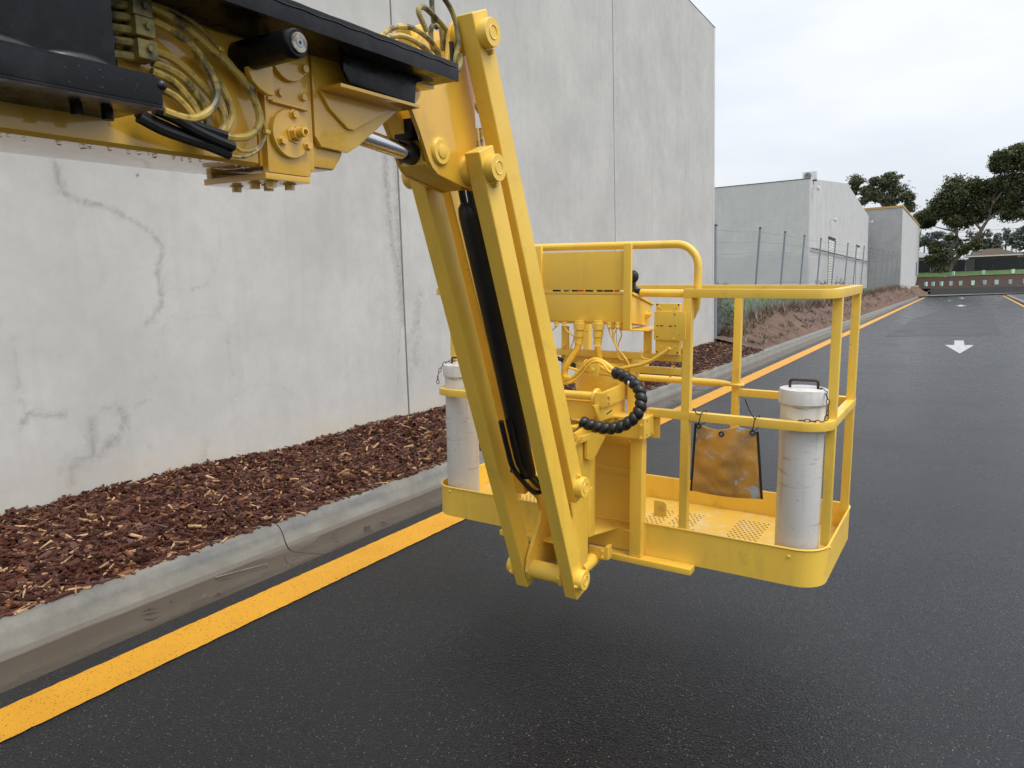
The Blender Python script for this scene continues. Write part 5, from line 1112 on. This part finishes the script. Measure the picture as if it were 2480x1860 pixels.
MB().box(-1.199, -.811, -.040, -.036, 1.146, 1.306).build('guard_sheet', YP, BL, bev=.001)
CB = [(-.036, 1.127), (.193, 1.072), (.154, .985), (-.030, 1.010)]
cb = MB().prism(CB, 'x', -1.225, -.7785).build('control_box', YP, BL, bev=.003)
MB().prism([(-.0355, 1.128), (.200, 1.073), (.202, 1.082), (-.0355, 1.139)], 'x', -1.23, -.772).build('box_lid', YP, BL, bev=.002)
for u, m_, w_ in ((-1.15, BK, .03), (-1.10, 'green_plastic', .02), (-1.06, BK, .02), (-1.03, 'red_plastic', .018), (-.99, BK, .03), (-.94, BK, .02), (-.90, BK, .035), (-.86, 'red_plastic', .015), (-.84, 'white_sticker', .012)):
    MB().box(u - w_ / 2, u + w_ / 2, -.01, .012, 1.132, 1.146).build('switch', m_, cb, bev=.002)
kn = bolt(cb, (-.7785, .125, 1.035), 'x', .014, .012, YP, name='gland'); MB().lathe((-.767, .125, 1.035), 'x', [(0, .009), (.012, .009)], 14).build('key_barrel', YP, cb)
jy = MB().lathe((-.818, .07, 1.100), 'z', [(0, .036), (.020, .038), (.032, .028), (.042, .036), (.048, .036), (.055, .020), (.062, .012), (.095, .011)], 20).sphere((-.816, .07, 1.200), .0215, (1, 1, 1.25), 16, 12).build('joystick', RB, BL)
for u in (-.722, -1.11): 
    l_ = MB().box(u - .017, u + .017, .000, .012, .884, .985).build('console_leg', YP, BL, bev=.002); bolt(l_, (u + .0, .0, .90), 'y', .006, .012, YP, -1)
MB().box(-1.155, -.5725, .002, .032, .855, .884).build('cross_bar', YC, BL, bev=.003)
MB().box(-.80, -.5725, .002, .032, .799, .828).build('cross_bar', YC, BL, bev=.003)
MB().cyl((-.765, .03, 1.1325), (-.5725, .03, 1.1315), .0165, 18).build('hand_rail', YC, BL)
MB().tube([(-1.30, .68, .673), (-.64, .68, .674), (-.60, .68, .674), (-.56, .68, .673)], .0172, 16, radii=[.0172, .0172, .015, .010]).build('gate_bar', YC, BL)
MB().tube([(-.538 + .032 * math.cos(a), DP - .018 + .03 * math.sin(a), .672) for a in frange(0, 6.2832, 18)], .008, 6).build('gate_loop', YC, BL)
MB().tube([(-.62 + .006 * math.sin(a), .017 + .021 * math.cos(a), .814 + .024 * math.sin(a)) for a in frange(0, 6.2832, 14)], .003, 5).build('cable_tie', YP, BL)
# junction box
jb = MB().box(-.676, -.574, -.030, .0, .888, 1.094).build('junction_box', YP, BL, bev=.004)
jc = MB().prism([(-.680, .946), (-.553, .944), (-.547, .950), (-.547, 1.056), (-.556, 1.062), (-.680, 1.060)], 'y', -.0365, -.0302).build('cover_plate', YP, jb, bev=.0012)
for u, w, m_ in ((-.665, .958, 'hole_dark'), (-.665, 1.003, 'hole_dark'), (-.590, 1.004, 'hole_dark'), (-.593, 1.050, 'hole_dark')): MB().lathe((u, -.0367, w), 'y', [(0, .0034), (.0003, .0034)], 10).build('hole', m_, jb)
for u in (-.647, -.610): MB().box(u - .007, u + .007, -.0372, -.0367, 1.001, 1.005).build('slot', 'hole_dark', jb)
for u, w in ((-.664, 1.078), (-.655, 1.072), (-.588, 1.080), (-.597, 1.072), (-.660, .925), (-.652, .915), (-.590, .922), (-.600, .912)): MB().lathe((u, -.030, w), 'y', [(0, .0052), (-.002, .0045)], 12).build('screw', YP, jb)
for u, w in ((-.670, 1.088), (-.580, 1.088), (-.668, .896), (-.580, .896)): MB().lathe((u, -.0303, w), 'y', [(0, .0035), (-.0004, .0035)], 10).build('hole', 'hole_dark', jb)
bolt(jb, (-.596, -.0365, .952), 'y', .005, .004, YP, -1)

# conduits, glands and cables under the console
def corr(path, r, name):
    p = catmull(path, 26); 
    MB().tube(p, r, 12, radii=[r * (1 + .06 * (1 if i % 2 else -1)) for i in range(len(p))]).build(name, YP, BL)
for p in conduit: corr(p, .0135, 'conduit')
for fpts in fitting:
    a, b = Vector(fpts[0]), Vector(fpts[-1]); d = b - a
    prof = [(0, .020), (.10, .020), (.101, .026), (.36, .0255), (.37, .019), (.42, .019), (.421, .0225), (.66, .022), (.665, .018), (.73, .018), (.731, .0195), (1.0, .018)]
    MB().tube([a + d * q[0] for q in prof], .02, 20, radii=[q[1] for q in prof]).build('conduit_fitting', YP, BL)
for a, b in gland:
    a, b = Vector(a), Vector(b); d = b - a
    MB().tube([a, a + d * .25, a + d * .26, a + d * .85, b], .01, 6, radii=[.0095, .0095, .0078, .0095, .006]).build('cable_gland', YP, BL)
for p in cable: MB().tube(catmull(p, 5), .0030, 6).build('cable', YP, BL)
for p, r in zip(bundle, (.0085, .0055, .0070, .0055, .0060)): MB().tube(catmull(p, 5), r, 8).build('cable', YP, BL)
for p in bigcable: MB().tube(catmull(p, 5), .0078, 10).build('cable', YP, BL)
MB().tube(catmull(blackstrap, 3), .009, 8).build('hose', RB, BL)
ce = MB().prism([(q[0], q[2]) for q in clampE[:4]], 'y', -.185, -.17).build('bundle_clamp', YP, BL, bev=.002)
bolt(ce, (clampE[4][0], -.185, clampE[4][2]), 'y', .008, .006, YP, -1)
for p in (bundle[0][1], bundle[0][4]): MB().tube([(p[0] + .004 * math.cos(a), p[1] + .016 * math.cos(a), p[2] + .016 * math.sin(a)) for a in frange(0, 6.2832, 14)], .0022, 5).build('cable_tie', YP, BL)

# black spiral wrap round the hoses
cp = catmull(coil, 40); n = len(cp)
Ls = [0]
for a, b in zip(cp, cp[1:]): Ls.append(Ls[-1] + (b - a).length)
def coil_mesh():
    v = []; f = []; k = 22; R0 = .0245; pitch = .0300
    T = [(cp[min(i + 1, n - 1)] - cp[max(i - 1, 0)]).normalized() for i in range(n)]
    x = T[0].cross(Vector((0, 1, 0))).normalized()
    for i in range(n):
        x = (x - T[i] * x.dot(T[i])).normalized(); yv = T[i].cross(x)
        for j in range(k):
            w = 6.2832 * j / k; ph = (Ls[i] / pitch + j / k) % 1.0
            r = R0 * (0.76 + 0.24 * math.sin(math.pi * min(1, ph * 1.04)) ** 0.55)
            v.append(cp[i] + (x * math.cos(w) + yv * math.sin(w)) * r)
    for i in range(n - 1):
        for j in range(k): f.append((i * k + j, i * k + (j + 1) % k, (i + 1) * k + (j + 1) % k, (i + 1) * k + j))
    return MB().add(v, f)
co = coil_mesh().build('spiral_wrap', RB, BL)
for p in coilwires: MB().tube(catmull(p, 4), .006, 7).build('hose', 'hose_paint', BL)
MB().tube([cp[int(n * .10)], cp[int(n * .5)], cp[int(n * .98)]], .004, 5) 
pst = cp[int(n * .80)]; MB().sphere((pst.x - .017, pst.y - .018, pst.z + .004), .0065, (.8, .35, 1.3)).build('white_tag', 'white_sticker', co)

# water drops hanging along lower edges
wd_ = MB()
for i in range(38):
    y = -2.30 + .5 * random.random() if i < 28 else -1.80 + .12 * random.random(); x = -.875 - .03 * random.random(); r = .0020 + .0024 * random.random()
    wd_.sphere((x, y, (1.456 if i < 28 else 1.431) - r * .2), r, (1, 1, .8), 8, 6)
for i in range(16): wd_.sphere((-.7158, -2.33 + .21 * random.random(), 1.508 + .036 * random.random()), .0010 + .0010 * random.random(), (.35, 1, 1.2), 7, 5)
o = wd_.build('water_drops', 'water', BL); o['kind'] = 'stuff'

# ---------------------------------------------------------------- white storage tubes standing in the platform
def loc_w(p): return Vector(MO) + MR @ Vector(p)
def tube_thing(u, v, label, handle):
    T = empty('storage_tube', loc_w((u, v, .0345)), MR); tag(T, label, 'storage tube', 'white storage tubes on the platform')
    MB().lathe((0, 0, 0), 'z', [(0, .080), (.01, .083), (.69, .083)], 40).build('tube_body', 'white_pvc', T)
    cap = MB().lathe((0, 0, .672), 'z', [(0, .0875), (.004, .091), (.048, .091), (.058, .088), (.060, .080)], 40).build('cap', 'white_pvc', T)
    hd = [(-.051, 0, .730), (-.051, 0, .752)] + [(-.041 + .010 * math.cos(a), 0, .752 + .010 * math.sin(a)) for a in frange(math.pi, math.pi / 2, 4)] + [(.041 + .010 * math.cos(a), 0, .752 + .010 * math.sin(a)) for a in frange(math.pi / 2, 0, 4)] + [(.051, 0, .728)]
    hh = MB().tube(hd, .0052, 8).build('handle', 'rusty_steel', cap)
    hh.rotation_euler = (0, 0, .15)
    return T
tR = tube_thing(-.121, .118, 'white plastic storage tube with capped lid, handle and chain beside the orange bag', True)
tL = tube_thing(-1.772, .122, 'white plastic storage tube half hidden behind the jib at the kerb side', True)
def chain(T, pts):
    P = catmull(pts, 10); d = 0; last = P[0]; i = 0
    lm = MB(); ring = []
    for a in frange(0, 6.2832, 12): ring.append((.0115 * math.cos(a) if abs(math.cos(a)) > .1 else 0, .0062 * math.sin(a), 0))
    for p in P[1:]:
        if (p - last).length >= .0185:
            mid = (p + last) / 2; dr = (p - last).normalized(); q = dr.to_track_quat('X', 'Z')
            tw_ = Matrix.Rotation(math.pi / 2 * (i % 2) + .3, 3, 'X')
            lk = MB().tube([q @ (tw_ @ Vector(r_)) + mid for r_ in ring], .0018, 5, cap=False).build('chain_link', 'rusty_steel', T); i += 1; last = p
chain(tR, [(.051, .0, .734), (.075, -.02, .733), (.092, -.045, .715), (.101, -.06, .68), (.100, -.065, .64), (.088, -.07, .617), (.05, -.092, .622), (.0, -.100, .621)])
chain(tL, [(-.05, .03, .742), (-.08, -.03, .735), (-.100, -.06, .68), (-.103, -.062, .64), (-.09, -.07, .622)])

# ---------------------------------------------------------------- orange document bag hung from the mid rail
BG = empty('document_bag', loc_w((-.37, -.02, .34)), MR)
tag(BG, 'scuffed orange vinyl bag with black edging hung from the platform rail', 'bag')
TL, TR_, BR_, BLc = Vector((-.495, .618)), Vector((-.252, .620)), Vector((-.226, .345)), Vector((-.507, .336))
def bag_pt(s, t, side):
    top = TL.lerp(TR_, s); bot = BLc.lerp(BR_, s)
    top.y -= .018 * abs(math.sin(math.pi * s * 1.45)) * (1 if s < .69 else .6)
    bot.y -= .008 * math.sin(math.pi * s)
    p = top.lerp(bot, t)
    bul = .004 + .012 * math.sin(math.pi * min(1, s)) * math.sin(math.pi * min(1, t * .9 + .1)) + .0055 * math.sin(s * 13 + t * 4) * (1 - t) * (1 - abs(2 * s - 1)) + .006 * (vnoise(s * 6, t * 7) - .5)
    if s < .02 or s > .98 or t > .98: bul = .0025
    return (p.x + .37, -.018 - (bul if side else -bul * .3), p.y - .34)
NS, NTt = 26, 26
v = []; f = []
for sd in (1, 0):
    for j in range(NTt + 1):
        for i in range(NS + 1): v.append(bag_pt(i / NS, j / NTt, sd))
W_ = NS + 1; off = W_ * (NTt + 1)
for sd in (0, 1):
    for j in range(NTt):
        for i in range(NS):
            q = [j * W_ + i, j * W_ + i + 1, (j + 1) * W_ + i + 1, (j + 1) * W_ + i]; q = [x + off * sd for x in q]; f.append(tuple(q if sd else q[::-1]))
for i in range(NS): f += [(i, i + 1, off + i + 1, off + i), (NTt * W_ + i, off + NTt * W_ + i, off + NTt * W_ + i + 1, NTt * W_ + i + 1)]
for j in range(NTt): f += [(j * W_, off + j * W_, off + (j + 1) * W_, (j + 1) * W_), (j * W_ + NS, (j + 1) * W_ + NS, off + (j + 1) * W_ + NS, off + j * W_ + NS)]
MB().add(v, f).build('bag_body', 'bag_vinyl', BG)
for s_ in (0.0, 1.0):
    pts = [bag_pt(s_, j / 20, 1) for j in range(21)]
    MB().tube([(p[0], p[1] + .001, p[2]) for p in pts], .0052, 6, radii=[.0052] * 21).build('edge_binding', RB, BG)
for s_, t_ in ((.06, .012), (.44, .06), (.93, .02)):
    p = bag_pt(s_, t_, 1); rr_ = .0085
    e = MB().tube([(p[0] + rr_ * math.cos(a), p[1] - .003, p[2] + rr_ * math.sin(a)) for a in frange(0, 6.2832, 16)], .0032, 6).build('eyelet', RB, BG)
    MB().lathe((p[0], p[1] - .0035, p[2]), 'y', [(0, .0065), (.0008, .0065)], 12).build('eyelet_hole', 'galvanised', BG)
for s_, tail in ((.06, [(-.030, 0, .030), (-.012, -.004, .012)]), (.93, [(-.036, -.004, .085), (-.018, -.005, .045)])):
    p = Vector(bag_pt(s_, .012, 1)); w0 = .632 - .34
    ring = [(p.x, p.y - .002, p.z), (p.x + .002, p.y - .006, w0 - .005), (p.x + .004, -.026 + .02, w0 + .026), (p.x + .003, .03 + .02 + .008, w0 + .025), (p.x + .001, .06, w0 - .02), (p.x, .0, p.z - .002)]
    MB().tube(catmull(ring, 4), .0022, 5).build('cable_tie', RB, BG)
    MB().tube(catmull([(p.x + .004, -.012, w0 + .022), (p.x + tail[1][0], tail[1][1] - .01, w0 + tail[1][2] + .01), (p.x + tail[0][0], tail[0][1] - .012, w0 + tail[0][2] + .015)], 4), .0022, 5).build('cable_tie', RB, BG)
